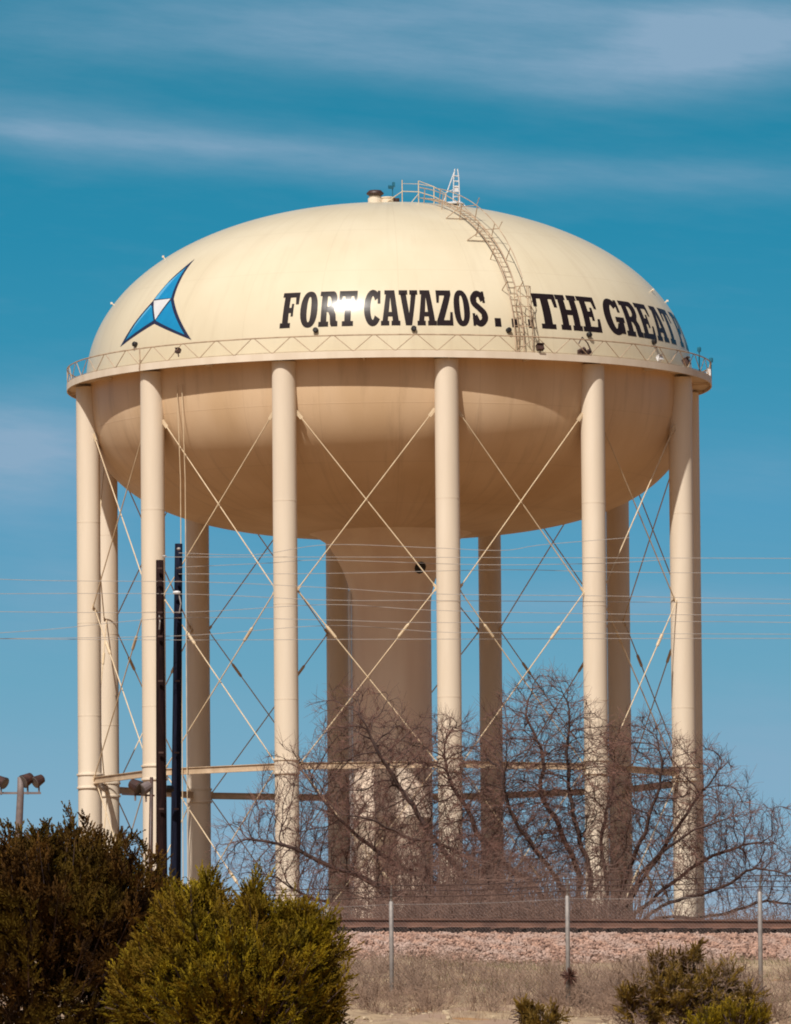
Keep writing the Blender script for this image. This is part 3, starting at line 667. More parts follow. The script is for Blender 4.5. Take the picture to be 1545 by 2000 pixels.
mb.tube([c + Vector((.1, 0, .3)), top_at(912, 0, -.2)], .026, 6); mb.tube([c + Vector((.1, 0, .2)), top_at(900, 0, -.9)], .022, 6)
mb.box(c.x, c.y, c.z + .85, .2, .2, .3); mb.build('antenna_mast', M_white, tower)

# ------------------------------------------------------------------ utility poles and wires
def upole(pts, Y, r0, r1, m, label, grp):
    top = at(*pts[0], Y); bot = at(*pts[1], Y); d = (bot - top); gz = ground_z(bot.x, Y) - .3
    k = (top.z - gz) / (top.z - bot.z); base = top + d * k
    root = empty('utility_pole', base); tag(root, label, 'utility pole', grp)
    mb = MB(); n = 10; mb.tube([base.lerp(top, i / n) for i in range(n + 1)], [r1 + (r0 - r1) * i / n for i in range(n + 1)], 14); mb.build('pole', m, root, smooth=True, origin=base)
    return root, base, top
pY = 240.0; SC = FPX / pY
r1, b1, t1 = upole([(312, 1094), (316, 1700)], pY, 7.6 / SC, 12.5 / SC, M_wood1, 'shorter dark reddish utility pole standing before the tower columns', 'utility poles before the tower')
r2, b2, t2 = upole([(349, 1062), (343, 1700)], 241.5, 7.6 / SC, 11.8 / SC, M_wood2, 'taller blue black utility pole just right of the reddish one', 'utility poles before the tower')
def fitting(name, px, py, Y, root, m, r=.06, L=.25):
    p = at(px, py, Y); mb = MB(); mb.tube([p - Vector((L / 2, 0, 0)), p - Vector((L * .2, 0, 0)), p + Vector((L * .2, 0, 0)), p + Vector((L / 2, 0, 0))], [r * .5, r, r, r * .5], 8); mb.build(name, m, root, origin=root.location)
fitting('insulator', 321, 1086, pY - .1, r1, M_galv, .025, .12); fitting('insulator', 345, 1157, 241.2, r2, M_white, .045, .2); fitting('bracket', 330, 1541, 240.8, r1, M_black, .10, .28)
fitting('insulator', 349, 1072, 241.2, r2, M_galv, .04, .1); 
p = at(350, 1180, 241.3); mb = MB(); mb.tube([p + Vector((0, -.06, -.25)), p + Vector((.05, -.1, 0)), p + Vector((0, -.06, .25))], .02, 6); mb.build('cable_loop', M_galv, r2, origin=r2.location)
p = at(311, 1215, 239.8); mb = MB(); mb.tube([p + Vector((0, 0, -.2)), p + Vector((.02, -.05, 0)), p + Vector((0, 0, .2))], .02, 6); mb.build('cable_loop', M_galv, r1, origin=r1.location)
wires = [([(349, 1080), (500, 1083), (640, 1064), (845, 1070), (980, 1075), (1060, 1064), (1230, 1050)], 'overhead wire fixed highest on the taller utility pole, crossing above the riser flare'),
         ([(318, 1088), (640, 1088), (980, 1089), (1375, 1090), (1640, 1091)], 'overhead wire leaving the head of the shorter utility pole, dead level'),
         ([(349, 1108), (520, 1100), (640, 1094), (940, 1103), (1180, 1100), (1300, 1093)], 'overhead wire just below the level one from the shorter pole head'),
         ([(349, 1121), (640, 1120), (980, 1113), (1180, 1117), (1375, 1119), (1640, 1120)], 'fourth overhead wire down, passing right of the third column above the bare tree'),
         ([(-80, 1128), (95, 1134), (400, 1137), (640, 1148), (848, 1160), (1180, 1164), (1375, 1168), (1640, 1172)], 'overhead wire that meets the overflow pipe top at the foot of the flare'),
         ([(-80, 1160), (345, 1160), (640, 1172), (848, 1173), (1375, 1177), (1640, 1180)], 'overhead wire through the white insulator on the taller pole'),
         ([(-80, 1194), (345, 1196), (640, 1181), (848, 1192), (1180, 1199), (1640, 1203)], 'overhead wire sagging below the pipe top across the riser'),
         ([(-80, 1240), (0, 1236), (110, 1228), (345, 1207), (640, 1211), (848, 1216), (1375, 1214), (1640, 1218)], 'overhead wire reaching both edges of the picture beside the tower'),
         ([(-80, 1248), (345, 1242), (640, 1222), (848, 1234), (980, 1236), (1375, 1238), (1640, 1239)], 'overhead wire second from the bottom of the set'),
         ([(-80, 1247), (345, 1250), (640, 1249), (980, 1248), (1375, 1247), (1640, 1247)], 'lowest overhead wire of the set, crossing the column shafts level')]
def crom(P_, n=8): return catmull([tuple(p) for p in P_], n)
for k, (pts, lab) in enumerate(wires):
    mb = MB(); mb.tube([at(x, y, 239.3 + .12 * k) for x, y in crom(pts)], .0075, 5); tag(mb.build('overhead_wire', M_wire), lab, 'wire', 'overhead wires across the tower')

for root, px0, px1, Yp in ((r1, 312, 316, 239.78), (r2, 349, 343, 241.28)):
    for py in (1110, 1135, 1196, 1207, 1243, 1330, 1470, 1580):
        k = (py - 1094) / 606; p = at(px0 + (px1 - px0) * k, py, Yp - .02 * k - .02); mb = MB(); mb.box(p.x, p.y, p.z, .13, .06, .045); mb.build('step_bolt', M_dark, root, origin=root.location)
# ------------------------------------------------------------------ floodlight poles
def flood(px, py, Y, root, s=1.0, side=1, m=M_dark):
    c = at(px, py, Y); d = Vector((side * .75, -.5, -.45)).normalized()
    mb = MB(); mb.tube([c - d * .22 * s, c - d * .17 * s, c + d * .10 * s, c + d * .20 * s], [.09 * s, .17 * s, .22 * s, .245 * s], 14); h = mb.build('floodlight', m, root, smooth=False, origin=root.location)
    g = MB(); g.tube([c + d * .201 * s, c + d * .215 * s], [.225 * s, .21 * s], 14); g.build('lens', M_glass, h, origin=Vector((0, 0, 0)) + root.location)
    g = MB(); g.tube([c - Vector((0, 0, .12 * s)), c - Vector((0, 0, .52 * s))], .035 * s, 6); g.build('yoke', M_lamp, root, origin=root.location)
Y = 290.0
tp = at(40, 1518, Y); bt = at(32, 1700, Y); gz = ground_z(bt.x, Y); base = tp + (bt - tp) * ((tp.z - gz) / (tp.z - bt.z))
fl = empty('floodlight_pole', base); tag(fl, 'grey pole with several round floodlights at the far left beyond the dark juniper', 'floodlight pole')
mb = MB(); mb.tube([base, tp - Vector((0, 0, .5)), tp], [.16, .115, .10], 12); mb.build('pole', M_lamp, fl, smooth=True, origin=base)
mb = MB(); mb.beam(at(-50, 1549, Y), at(80, 1549, Y), .07, .07); mb.build('crossarm', M_lamp, fl, origin=base)
flood(2, 1526, Y, fl, .85, 1); flood(-40, 1526, Y, fl, .85, 1); flood(54, 1522, Y, fl, .95, -1); flood(76, 1524, Y, fl, .85, -1)
Y = 255.0
tp = at(296, 1518, Y); bt = at(294, 1700, Y); gz = ground_z(bt.x, Y); base = tp + (bt - tp) * ((tp.z - gz) / (tp.z - bt.z))
fl2 = empty('floodlight_pole', base); tag(fl2, 'thin dark pole with a pair of floodlights close left of the utility poles', 'floodlight pole')
mb = MB(); mb.tube([base, tp], [.09, .05], 10); mb.build('pole', M_dark, fl2, smooth=True, origin=base)
mb = MB(); mb.beam(at(238, 1551, Y), at(302, 1554, Y), .06, .05); mb.build('crossarm', M_dark, fl2, origin=base)
flood(264, 1534, Y, fl2, .85, 1); flood(285, 1538, Y, fl2, .8, -1, M_lamp)

# ------------------------------------------------------------------ chain link fence
fposts = [(-300, 1786, 2000, 151.0), (80, 1780, 1995, 150.0), (420, 1772, 1990, 148.6), (764, 1763, 1982, 147.3), (1108, 1752, 1972, 146.2), (1484, 1744, 1965, 145.2), (1860, 1736, 1960, 144.2)]
fence = empty('chain_link_fence', at(764, 1982, 147.3)); tag(fence, 'thin chain link fence on grey steel posts with barbed wire before the railway bank', 'fence')
FO = fence.location
tops, feet = [], []
for px, yt, yb, Y in fposts:
    a = at(px, yt, Y); b = Vector((a.x, a.y, a.z - 1.83)); tops.append(a); feet.append(b)
    mb = MB(); mb.tube([b - Vector((0, 0, .3)), a, a + Vector((0, 0, .03))], [.037, .037, .02], 10)
    po = mb.build('post', M_galv, fence, smooth=True, origin=FO)
    mb = MB(); mb.tube([a, a + Vector((.01, -.12, .28))], [.02, .014], 6); mb.build('wire_arm', M_galv, po, origin=FO)
for i in range(len(fposts) - 1):
    a0, a1, b0, b1 = tops[i], tops[i + 1], feet[i], feet[i + 1]; L = (a1 - a0).length; pit = 0.062
    nc = int(L / pit); nr = int(1.76 / pit); mb = MB()
    def Q(u, v): u = u / nc; return a0.lerp(a1, u) + Vector((0, 0, -.03 - v * pit)) + Vector((0, -.03, 0))
    for c in range(nc):
        for sgn in (0, 1):
            vs = []
            pts = [Q(c + (.0 if (k + sgn) % 2 == 0 else 1.0), k) for k in range(nr + 1)]
            # flat two-sided ribbon-thin prism wires
            for p in pts: vs += [p + Vector((.0013, 0, 0)), p + Vector((-.0007, .0011, 0)), p + Vector((-.0007, -.0011, 0))]
            fs = []
            for k in range(nr):
                for e in range(3): f = (e + 1) % 3; fs.append((k * 3 + e, k * 3 + f, k * 3 + 3 + f, k * 3 + 3 + e))
            mb.add(vs, fs)
    mb.build('chain_link_mesh', M_galv, fence, origin=FO)
for k, dz in enumerate((-.03, .10, .19, .28)):
    mb = MB(); pts = []
    for i in range(len(tops) - 1):
        for j in range(6):
            t = j / 6; pts.append(tops[i].lerp(tops[i + 1], t) + Vector((0, -.03 - .04 * k, dz - .03 * math.sin(PI * t))))
    mb.tube(pts, .0075 if k else .003, 4); mb.build('barbed_wire' if k else 'top_wire', M_dark if k else M_galv, fence, origin=FO)

# ------------------------------------------------------------------ bare trees by space colonisation
def colonise(roots, attr, step, kill, reach, iters, up=0.0, wig=0.25):
    nodes = [r[0] for r in roots]; par = [-1] * len(nodes); dirs = [r[1].normalized() for r in roots]
    attr = list(attr)
    for it in range(iters):
        if not attr: break
        kd = kdtree.KDTree(len(nodes))
        for i, p in enumerate(nodes): kd.insert(p, i)
        kd.balance(); pull = {}; rest = []
        for a in attr:
            co, i, d = kd.find(a)
            if d < kill: continue
            rest.append(a)
            if d < reach: pull.setdefault(i, Vector((0, 0, 0))); pull[i] += (a - co).normalized()
        attr = rest
        if not pull: break
        for i, v in pull.items():
            v = v.normalized() * .8 + dirs[i] * .45 + Vector((random.gauss(0, wig), random.gauss(0, wig), random.gauss(0, wig) + up))
            if v.length < 1e-4: continue
            v.normalize(); nodes.append(nodes[i] + v * step); par.append(i); dirs.append(v)
    return nodes, par
def skeleton_mesh(mb, nodes, par, rt, expo=2.3, rmax=.2, sides=5, trunk=None):
    n = len(nodes); ch = [[] for _ in range(n)]
    for i, p in enumerate(par):
        if p >= 0: ch[p].append(i)
    R = [0] * n
    for i in range(n - 1, -1, -1):
        R[i] = rt if not ch[i] else min(rmax, sum(R[c] ** expo for c in ch[i]) ** (1 / expo))
    def chain(s, prev):
        pts = [nodes[prev], nodes[s]] if prev is not None else [nodes[s]]; rr = [min(R[prev], R[s] * 1.25), R[s]] if prev is not None else [R[s]]; cur = s; side = []
        while ch[cur]:
            c = sorted(ch[cur], key=lambda q: -R[q]); side += [(q, cur) for q in c[1:]]; cur = c[0]; pts.append(nodes[cur]); rr.append(R[cur])
        return pts, rr, side
    stack = [(i, None) for i in range(n) if par[i] < 0]
    while stack:
        s, pv = stack.pop(); pts, rr, side = chain(s, pv)
        mx = max(rr)
        if len(pts) > 1: mb.tube(pts, rr, 6 if mx > .04 else (4 if mx > .015 else 3), cap=False)
        stack += side
    return R, ch
def in_ell(e, Y):
    px, py, rx, ry, k = e; c = at(px, py, Y); s = FPX / Y
    while True:
        v = Vector((random.uniform(-1, 1), random.uniform(-1, 1), random.uniform(-1, 1)))
        if v.length <= 1 : break
    if random.random() < .35: v = v.normalized() * random.uniform(.8, 1.0)
    return c + Vector((v.x * rx / s, v.y * rx / s * k, v.z * ry / s))
def bare_tree(Y, bases, ells, count, label, rt=.0050, step=.10, kill=.15, reach=2.5, iters=120, twigs=True, up=.02, name='bare_tree', m=None, mind=None, cat='tree', group=None, zmin=None, rmax=.13, expo=2.25, twl=.30):
    c0 = at(bases[0][0], bases[0][1], Y); gz = ground_z(c0.x, Y) - .1
    tot_ = sum(e[2] * e[3] for e in ells); at_ = []
    for e in ells:
        for _ in range(int(count * e[2] * e[3] / tot_)):
            p = in_ell(e, Y)
            if p.z > gz + .25: at_.append(p)
    roots = []
    for b in bases:
        p = at(b[0], b[1], Y); p.y += b[4] if len(b) > 4 else 0; roots.append((p, Vector((b[2], (b[4] if len(b) > 4 else 0) * .5, b[3]))))
    nodes, par = colonise(roots, at_, step, kill, reach, iters, up)
    root = empty(name, (c0.x, c0.y, gz)); tag(root, label, cat, group)
    mb = MB(); R, ch = skeleton_mesh(mb, nodes, par, rt, expo, rmax)
    # lower stems down to one stool
    nb = len(bases); stool = Vector((sum(r[0].x for r in roots) / nb, sum(r[0].y for r in roots) / nb, gz))
    for i in range(nb):
        p = roots[i][0]; q = stool + (Vector((p.x, p.y, gz)) - stool) * .3; mid = q.lerp(p, .5) + Vector((random.gauss(0, .05), random.gauss(0, .05), 0))
        mb.tube([q - Vector((0, 0, .15)), mid, p], [R[i] * 1.45, R[i] * 1.15, R[i]], 8)
    mb.build('trunk', m or M_bark, root, smooth=True, origin=root.location)
    if twigs:
        mb = MB()
        for i in range(len(nodes)):
            if R[i] < rt * 2.4 and par[i] >= 0:
                d = (nodes[i] - nodes[par[i]]).normalized()
                for k in range(3 if ch[i] else 5):
                    if random.random() < .2: continue
                    v = (d + Vector((random.gauss(0, .7), random.gauss(0, .7), random.gauss(0, .7)))).normalized(); L = random.uniform(.5, 1.3) * twl
                    p1 = nodes[i] + v * L * .5; v2 = (v + Vector((random.gauss(0, .35), random.gauss(0, .35), random.gauss(0, .35) + .05))).normalized(); p2 = p1 + v2 * L * .5
                    mb.tube([nodes[i], p1, p2], [rt * .75, rt * .6, rt * .3], 3, cap=False)
        mb.build('crown', m or M_crown, root, origin=root.location)
    return root
def limbs(Y, stool, specs, step=.10):
    """main limbs as chains of nodes: returns seed nodes, parents and directions"""
    nodes = []; par = []; dirs = []
    for (sx0, pts, ydev) in specs:
        P_ = [(sx0, 1830)] + pts; Q = catmull([tuple(p) for p in P_], 10); W = []
        n_ = len(Q)
        for i, (x, y) in enumerate(Q): W.append(at(x, y, Y) + Vector((0, ydev * (i / n_) ** 1.2, 0)))
        prev = -1; cur = W[0]; nodes.append(cur); par.append(-1); dirs.append(Vector((0, 0, 1))); prev = len(nodes) - 1; kink = Vector((0, 0, 0))
        for w in W[1:]:
            while (w - cur).length > step:
                d = (w - cur).normalized(); kink = kink * .7 + Vector((random.gauss(0, .10), random.gauss(0, .10), random.gauss(0, .10)))
                d = (d + kink).normalized(); cur = cur + d * step; nodes.append(cur); par.append(prev); dirs.append(d); prev = len(nodes) - 1
                if (w - cur).length < step * 1.5: break
    return nodes, par, dirs
def broad_tree(Y, specs, ells, count, label, group=None):
    base = at(1110, 1830, Y); gz = ground_z(base.x, Y) - .1; root = empty('bare_tree', (base.x, base.y, gz)); tag(root, label, 'tree', group)
    nodes, par, dirs = limbs(Y, None, specs); nl = len(nodes)
    at_ = []; tot_ = sum(e[2] * e[3] * e[5] for e in ells)
    for e in ells:
        for _ in range(int(count * e[2] * e[3] * e[5] / tot_)):
            p = in_ell(e[:5], Y)
            if p.z > gz + .3: at_.append(p)
    for it in range(110):
        kd = kdtree.KDTree(len(nodes))
        for i, p in enumerate(nodes): kd.insert(p, i)
        kd.balance(); pull = {}; rest = []
        for a in at_:
            co, i, d = kd.find(a)
            if d < .15: continue
            rest.append(a)
            if d < 1.6: pull.setdefault(i, Vector((0, 0, 0))); pull[i] += (a - co).normalized()
        at_ = rest
        if not pull: break
        for i, v in pull.items():
            v = v.normalized() * .6 + dirs[i] * (.8 if i >= nl else .5) + Vector((random.gauss(0, .22), random.gauss(0, .22), random.gauss(0, .22) + .08))
            v.normalize(); nodes.append(nodes[i] + v * .10); par.append(i); dirs.append(v)
    mb = MB(); rt = .0050; R, ch = skeleton_mesh(mb, nodes, par, rt, 2.45, .14); mb.build('trunk', M_bark, root, smooth=True, origin=root.location)
    mb = MB()
    for i in range(len(nodes)):
        if R[i] < rt * 3.0 and par[i] >= 0:
            d = (nodes[i] - nodes[par[i]]).normalized()
            for k in range(2 if ch[i] else 5):
                if random.random() < .2: continue
                v = (d + Vector((random.gauss(0, .5), random.gauss(0, .5), random.gauss(0, .5) + .12))).normalized(); L = random.uniform(.12, .44)
                p1 = nodes[i] + v * L * .5; v2 = (v + Vector((random.gauss(0, .25), random.gauss(0, .25), random.gauss(0, .25) + .05))).normalized(); p2 = p1 + v2 * L * .5
                mb.tube([nodes[i], p1, p2], [rt * .8, rt * .65, rt * .35], 3, cap=False)
    mb.build('crown', M_crown, root, origin=root.location); return root
random.seed(5)
broad_tree(187.0, [
    (1130, [(1128, 1700), (1060, 1560), (1062, 1480), (1030, 1390), (1050, 1320)], .8), (1150, [(1155, 1720), (1120, 1600), (1105, 1500), (1110, 1400), (1090, 1340)], -.8),
    (1120, [(1090, 1720), (1010, 1620), (985, 1520), (990, 1440)], -1.6), (1100, [(1050, 1740), (960, 1660), (900, 1560), (870, 1480), (880, 1400)], 1.2),
    (1080, [(1010, 1760), (900, 1700), (820, 1600), (760, 1500), (700, 1400)], -1.0), (1060, [(980, 1770), (860, 1730), (740, 1660), (650, 1580), (590, 1500)], 1.5),
    (1050, [(950, 1780), (800, 1750), (680, 1710), (560, 1650), (470, 1640)], -.6), (1060, [(940, 1790), (760, 1780), (640, 1760), (560, 1730)], .8),
    (1070, [(970, 1740), (880, 1660), (800, 1640), (700, 1600), (600, 1610)], -2.2),
    (1170, [(1190, 1720), (1180, 1620), (1200, 1520), (1190, 1430)], 1.6), (1180, [(1220, 1720), (1260, 1620), (1290, 1510), (1280, 1430)], -1.2),
    (1190, [(1240, 1740), (1310, 1640), (1380, 1540), (1420, 1480)], 1.0), (1190, [(1260, 1700), (1330, 1640), (1400, 1610), (1470, 1590)], -1.8),
    (1200, [(1280, 1750), (1360, 1690), (1450, 1650), (1520, 1640)], .9), (1200, [(1300, 1770), (1390, 1740), (1480, 1700), (1560, 1720)], -.9),
    (1210, [(1300, 1790), (1400, 1790), (1500, 1760), (1590, 1770)], .4), (1140, [(1150, 1760), (1210, 1680), (1240, 1580), (1340, 1500)], -2.4)],
    [(1060, 1440, 120, 130, .9, 1.0), (1000, 1570, 150, 150, .9, .9), (1130, 1560, 120, 150, .9, .9), (860, 1560, 140, 170, .9, 1.0), (730, 1560, 150, 170, .8, 1.0), (700, 1410, 90, 70, .8, .6), (600, 1600, 120, 110, .7, .8), (500, 1650, 90, 80, .7, .6),
     (680, 1710, 200, 70, .7, .9), (900, 1720, 170, 70, .9, 1.4), (1240, 1540, 120, 150, .9, .9), (1350, 1560, 110, 120, .9, .9), (1300, 1690, 150, 90, .9, .8), (1440, 1640, 110, 90, .8, .8), (1500, 1730, 110, 70, .7, .9), (1080, 1700, 150, 90, .9, 1.5), (1000, 1640, 160, 120, .9, .8), (1150, 1640, 110, 110, .9, .8), (560, 1500, 60, 50, .6, .25)],
    20000, 'broad leafless tree with thick dark limbs fanning out in front of the tower legs')
random.seed(9)
bare_tree(181.0, [(830, 1825, -.4, .9, 0), (880, 1825, .1, 1, .2), (930, 1825, .4, .9, -.2), (780, 1825, -.7, .8, .2)], [(860, 1700, 150, 90, .8), (960, 1720, 100, 70, .8), (760, 1730, 110, 60, .8)], 1900,
          'dense low leafless thicket of brown stems left of the broad tree base', name='bare_bush', cat='shrub', rmax=.05, twl=.24)

# low brush between the trees and the track
random.seed(3)
mb = MB()
for i in range(2400):
    px = random.uniform(640, 1560) if i > 1200 else random.gauss(980, 150); p = at(px, 1830, random.uniform(166, 180)); p.z = ground_z(p.x, p.y)
    ztop = at(px, (1748 if px < 1260 else 1772) + random.uniform(0, 40) - (random.uniform(0, 110) if 780 < px < 1250 and i % 3 == 0 else 0), p.y).z
    q = Vector((p.x + random.gauss(0, .35), p.y, ztop)); mid = p.lerp(q, .5) + Vector((random.gauss(0, .12), 0, 0))
    mb.tube([p, mid, q], [.012, .009, .004], 3, cap=False)
    for k in range(3):
        a = mid.lerp(q, random.random()); mb.tube([a, a + Vector((random.gauss(0, .22), random.gauss(0, .1), random.uniform(-.02, .2)))], [.006, .003], 3, cap=False)
tag(mb.build('brush', M_brush), 'low tangle of brown bare brush right behind the rail', 'brush', kind='stuff')

# ------------------------------------------------------------------ junipers
def spray(mb, p, d, L, n=16, w=.010):
    """a feathery scale-leaf spray: short stalk with many small leaf wedges"""
    d = d.normalized(); a = d.orthogonal().normalized(); b = d.cross(a); ph = random.uniform(0, 6.28)
    bend = Vector((random.gauss(0, .25), random.gauss(0, .25), random.uniform(0, .35)))
    vs = []; fs = []
    for i in range(n):
        t = (i + random.random()) / n; q = p + d * (L * t) + bend * (L * t * t * .6)
        ang = ph + i * 2.4; o = a * math.cos(ang) + b * math.sin(ang)
        spread = (1 - t) * .50 + .10
        v = (d * (1.0 - spread * .6) + o * spread + bend * .3).normalized(); l = L * random.uniform(.30, .52) * (1 - .45 * t); s = v.cross(o + Vector((.01, .02, .03))).normalized() * (w * random.uniform(.7, 1.3))
        k = len(vs); m_ = q + v * l * .55
        vs += [q, m_ + s, q + v * l, m_ - s]; fs.append((k, k + 1, k + 2, k + 3))
        s2 = v.cross(s).normalized() * (w * .8); k = len(vs); vs += [q, m_ + s2, q + v * l, m_ - s2]; fs.append((k, k + 1, k + 2, k + 3))
    mb.add(vs, fs)
def juniper(name, Y, ells, nspray, m, label, L=.24, w=.011, extra=(), stems=7, depth=1.0, cat='shrub', group=None, inner=.4):
    c0 = at(ells[0][0], ells[0][1], Y); gz = ground_z(c0.x, Y) - .05; base = Vector((c0.x, c0.y, gz))
    root = empty(name, base); tag(root, label, cat, group); s = FPX / Y
    E = [(at(e[0], e[1], Y) + Vector((0, e[4] if len(e) > 4 else 0, 0)), e[2] / s, e[3] / s) for e in ells]
    tot_ = sum(e[1] * e[2] for e in E); mb = MB()
    tw = MB()
    # branch clumps: sub-centres on the envelope, each with a fan of sprays
    for (c, rx, rz_) in E:
        nn = int(nspray * rx * rz_ / tot_)
        ncl = max(6, nn // 14)
        for k in range(ncl):
            v = Vector((random.gauss(0, 1), random.gauss(0, 1) - .25, random.gauss(0, 1) + .15)).normalized()
            rr = random.uniform(.60, 1.0) if random.random() > inner * .5 else random.uniform(.3, .7)
            if random.random() < .22: rr *= random.uniform(1.04, 1.26)
            q = c + Vector((v.x * rx * rr, v.y * rx * rr * depth, v.z * rz_ * rr))
            if q.z < gz + .05: continue
            out = (v + Vector((0, 0, .75))).normalized(); cs = random.uniform(.5, 1.2)
            stem0 = q - out * L * 1.6 * cs
            tw.tube([stem0 - out * L * 1.2, stem0, q], [.012, .009, .004], 3, cap=False)
            for j in range(14):
                t = random.random(); o = Vector((random.gauss(0, 1), random.gauss(0, 1), random.gauss(0, 1))).normalized()
                pp = stem0.lerp(q, t) + o * L * .22 * cs
                spray(mb, pp, out + o * .75, L * random.uniform(.55, 1.05) * cs, 12, w)
    for (px, py, px2, py2) in extra:        # straggling tips
        a = at(px, py, Y); b = at(px2, py2, Y); tw.tube([a, a.lerp(b, .5) + Vector((.01, 0, .02)), b], [.012, .009, .004], 4, cap=False)
        for j in range(14): spray(mb, a.lerp(b, random.uniform(.25, 1)), (b - a).normalized() + Vector((random.gauss(0, .5), random.gauss(0, .5), random.gauss(0, .5))), L * .5, 9, w)
    for k in range(stems):
        e = random.choice(E); v = e[0] + Vector((random.uniform(-.6, .6) * e[1], random.uniform(-.5, .5) * e[1], random.uniform(-.2, .6) * e[2])); mid = base.lerp(v, .5) + Vector((random.gauss(0, .1), random.gauss(0, .1), 0))
        tw.tube([base, mid, v], [.06, .04, .012], 6, cap=False)
    mb.build('foliage', m, root, origin=base); tw.build('branches', M_bark, root, origin=base)
    return root
random.seed(21)
juniper('juniper_bush', 125.0, [(60, 1900, 330, 270, .6), (120, 1800, 200, 165, 0), (250, 1790, 120, 130, -.2), (30, 1760, 130, 120, 0), (180, 1700, 90, 75, .3), (-60, 1780, 150, 150, 0), (90, 1660, 70, 60, .4), (290, 1900, 100, 140, .3)], 19000, M_jund,
        'tall dark brownish juniper filling the lower left corner', L=.28, w=.0125, extra=((150, 1650, 130, 1578), (175, 1640, 165, 1595), (60, 1640, 20, 1615), (235, 1660, 262, 1632), (285, 1690, 280, 1640), (95, 1640, 92, 1612)))
random.seed(22)
juniper('juniper_bush', 114.0, [(460, 1960, 220, 190, 0), (380, 1850, 110, 115, 0), (500, 1830, 90, 85, .1), (595, 1860, 85, 90, 0), (635, 1960, 42, 80, -.1), (280, 1935, 70, 100, .1), (492, 1755, 26, 48, .2), (400, 1745, 34, 45, .2), (575, 1790, 40, 40, 0), (350, 1775, 40, 55, .2)], 19000, M_jun,
        'sunlit olive green juniper with feathery upright sprays right of the dark one', L=.225, w=.0095)
random.seed(23)
juniper('juniper_shrub', 139.0, [(1055, 1992, 52, 36, 0), (1024, 1978, 22, 30, 0), (1085, 1976, 20, 22, 0), (1030, 1962, 22, 34, 0)], 820, M_junb, 'small olive juniper tuft at the bottom edge left of the rusty clump on the fence', L=.13, w=.009, stems=3, group='small olive junipers at the bottom edge')
juniper('juniper_shrub', 138.0, [(1440, 1990, 66, 42, 0), (1380, 2000, 50, 30, 0)], 800, M_jun, 'small olive juniper at the bottom edge in front of the grey twiggy bush', L=.13, w=.009, stems=3, group='small olive junipers at the bottom edge')
random.seed(24)
juniper('juniper_shrub', 139.1, [(1335, 1885, 32, 42, 0), (1356, 1858, 20, 28, 0), (1288, 1888, 24, 34, .1), (1425, 1905, 24, 34, 0), (1460, 1945, 28, 30, 0), (1390, 1925, 50, 40, -.1), (1330, 1950, 60, 50, -.2), (1270, 1960, 40, 40, -.2), (1465, 1985, 50, 36, -.1), (1400, 1975, 60, 34, -.3), (1235, 1950, 40, 44, 0), (1310, 1930, 70, 50, 0)], 3000, M_junb, 'sparse brownish juniper growing up through the grey twigs beside the fence', L=.17, w=.010, stems=6)
random.seed(31)
bare_tree(139.5, [(1300 + 16 * q, 2055, (q - 2.5) * .35, 1, .25 * (q % 3 - 1)) for q in range(7)], [(1330, 1950, 150, 100, .8), (1260, 1930, 80, 75, .8), (1410, 1945, 100, 75, .8), (1225, 1975, 60, 45, .8)], 2600,
          'rounded grey twiggy bush without leaves at the lower right', rt=.0040, step=.05, kill=.065, reach=1.4, iters=70, name='bare_bush', m=M_twig, cat='shrub', rmax=.011, twl=.13, expo=3.0)
random.seed(33)
# rusty dried clump caught on the fence post
c = at(1112, 1907, 146.0); tb_ = MB()
for i in range(150):
    v = Vector((random.gauss(0, 1), random.gauss(0, .6), random.gauss(0, 1))).normalized(); tb_.tube([c + v * .02, c + v * random.uniform(.06, .17) + Vector((0, 0, random.gauss(0, .02)))], [.010, .005], 3, cap=False)
mdr = mat('rust_brown_weed', (0.11, 0.045, 0.028), (0.06, 0.022, 0.016), 6, .9)
tag(tb_.build('tumbleweed', mdr, origin=c), 'rust brown dried weed clump caught against the middle fence post', 'tumbleweed')

# ------------------------------------------------------------------ dry grass, weeds, stones on the slope
def blades(n, xr, yr, hr, m, name, label, wid=.006, dens=None, cat='grass'):
    mb = MB(); vs = []; fs = []
    for i in range(n):
        x = random.uniform(*xr); y = random.uniform(*yr)
        if dens and not dens(x, y): continue
        z = ground_z(x, y) - .02; h = random.uniform(*hr)
        lx, ly = random.gauss(0, .35) * h, random.gauss(0, .3) * h; w = wid * random.uniform(.6, 1.4); k = len(vs)
        a = random.uniform(0, 3.14); c, s = math.cos(a) * w, math.sin(a) * w
        vs += [Vector((x - c, y - s, z)), Vector((x + c, y + s, z)), Vector((x + lx * .4 + c * .7, y + ly * .4, z + h * .6)), Vector((x + lx * .4 - c * .7, y + ly * .4, z + h * .6)), Vector((x + lx, y + ly, z + h))]
        fs += [(k, k + 1, k + 2, k + 3), (k + 3, k + 2, k + 4)]
    mb.add(vs, fs); tag(mb.build(name, m), label, cat, kind='stuff')
random.seed(41)
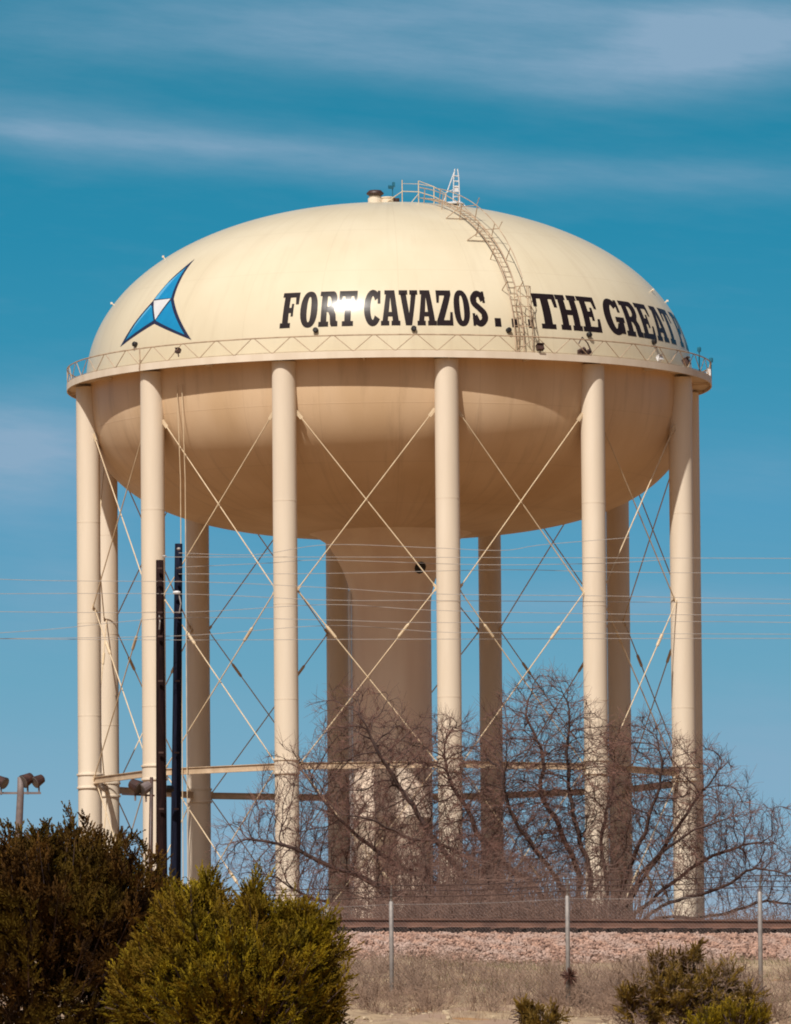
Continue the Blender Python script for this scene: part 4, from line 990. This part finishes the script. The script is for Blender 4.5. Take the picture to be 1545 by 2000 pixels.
def patch(f, th): return lambda x, y: math.sin(x * f + 1.3 * math.sin(y * .9)) + math.sin(y * f * 1.3 + 2 * math.sin(x * .7)) + random.gauss(0, .5) > th
blades(52000, (-12, 12), (143.5, 157), (.04, .20), M_grass, 'dry_grass', 'tan dry grass on the slope around the fence foot', dens=patch(1.6, -.6))
blades(24000, (-9, 9), (148, 155.5), (.05, .22), M_grass2, 'olive_weeds', 'dull olive weeds between the fence and the ballast', dens=patch(1.1, .5), cat='weeds')
blades(12000, (-9, 10), (147, 153.5), (.10, .32), M_twig, 'dry_stalks', 'thin grey dry stalks at the foot of the bank', wid=.004, dens=patch(.9, 0), cat='dry stalks')
blades(14000, (-12, 12), (136, 145.5), (.04, .16), M_grass, 'dry_grass', 'short straw coloured tufts on the stony ground in front of the fence', dens=patch(2.1, .3))
mb = MB()
for i in range(520):
    x = random.choice((random.uniform(2.4, 5.0), random.uniform(-1.5, 8), random.uniform(-2.5, .5), random.uniform(-1.5, 8))); y = random.uniform(144.8, 152.2); z = ground_z(x, y)
    for k in range(14):
        p = Vector((x + random.gauss(0, .05), y, z)); q = p + Vector((random.gauss(0, .22), random.gauss(0, .15), random.uniform(.12, .5))); m_ = p.lerp(q, .5) + Vector((random.gauss(0, .03), 0, .02))
        mb.tube([p, m_, q], [.005, .004, .002], 3, cap=False); r = m_.lerp(q, random.random()); mb.tube([r, r + Vector((random.gauss(0, .1), random.gauss(0, .05), random.uniform(0, .1)))], [.003, .002], 3, cap=False)
tag(mb.build('dry_brush', M_twig), 'greyish pink dry brush in a tangle between the fence and the ballast', 'brush', kind='stuff')
mb = MB()
for i in range(3200):
    x = random.uniform(-8, 8); y = random.uniform(137, 153) if i % 3 else random.uniform(139, 147); 
    if not (math.sin(x * 1.3 + 2) + math.sin(y * 1.7 + x) + random.gauss(0, .6) > .4): continue
    rock(mb, Vector((x, y, ground_z(x, y) + .05)), random.choice((.02, .025, .035, .055)) * random.uniform(.7, 1.3), .6)
tag(mb.build('loose_stones', M_rock), 'pale loose limestone rubble scattered on the ground below the fence', 'stones', kind='stuff')
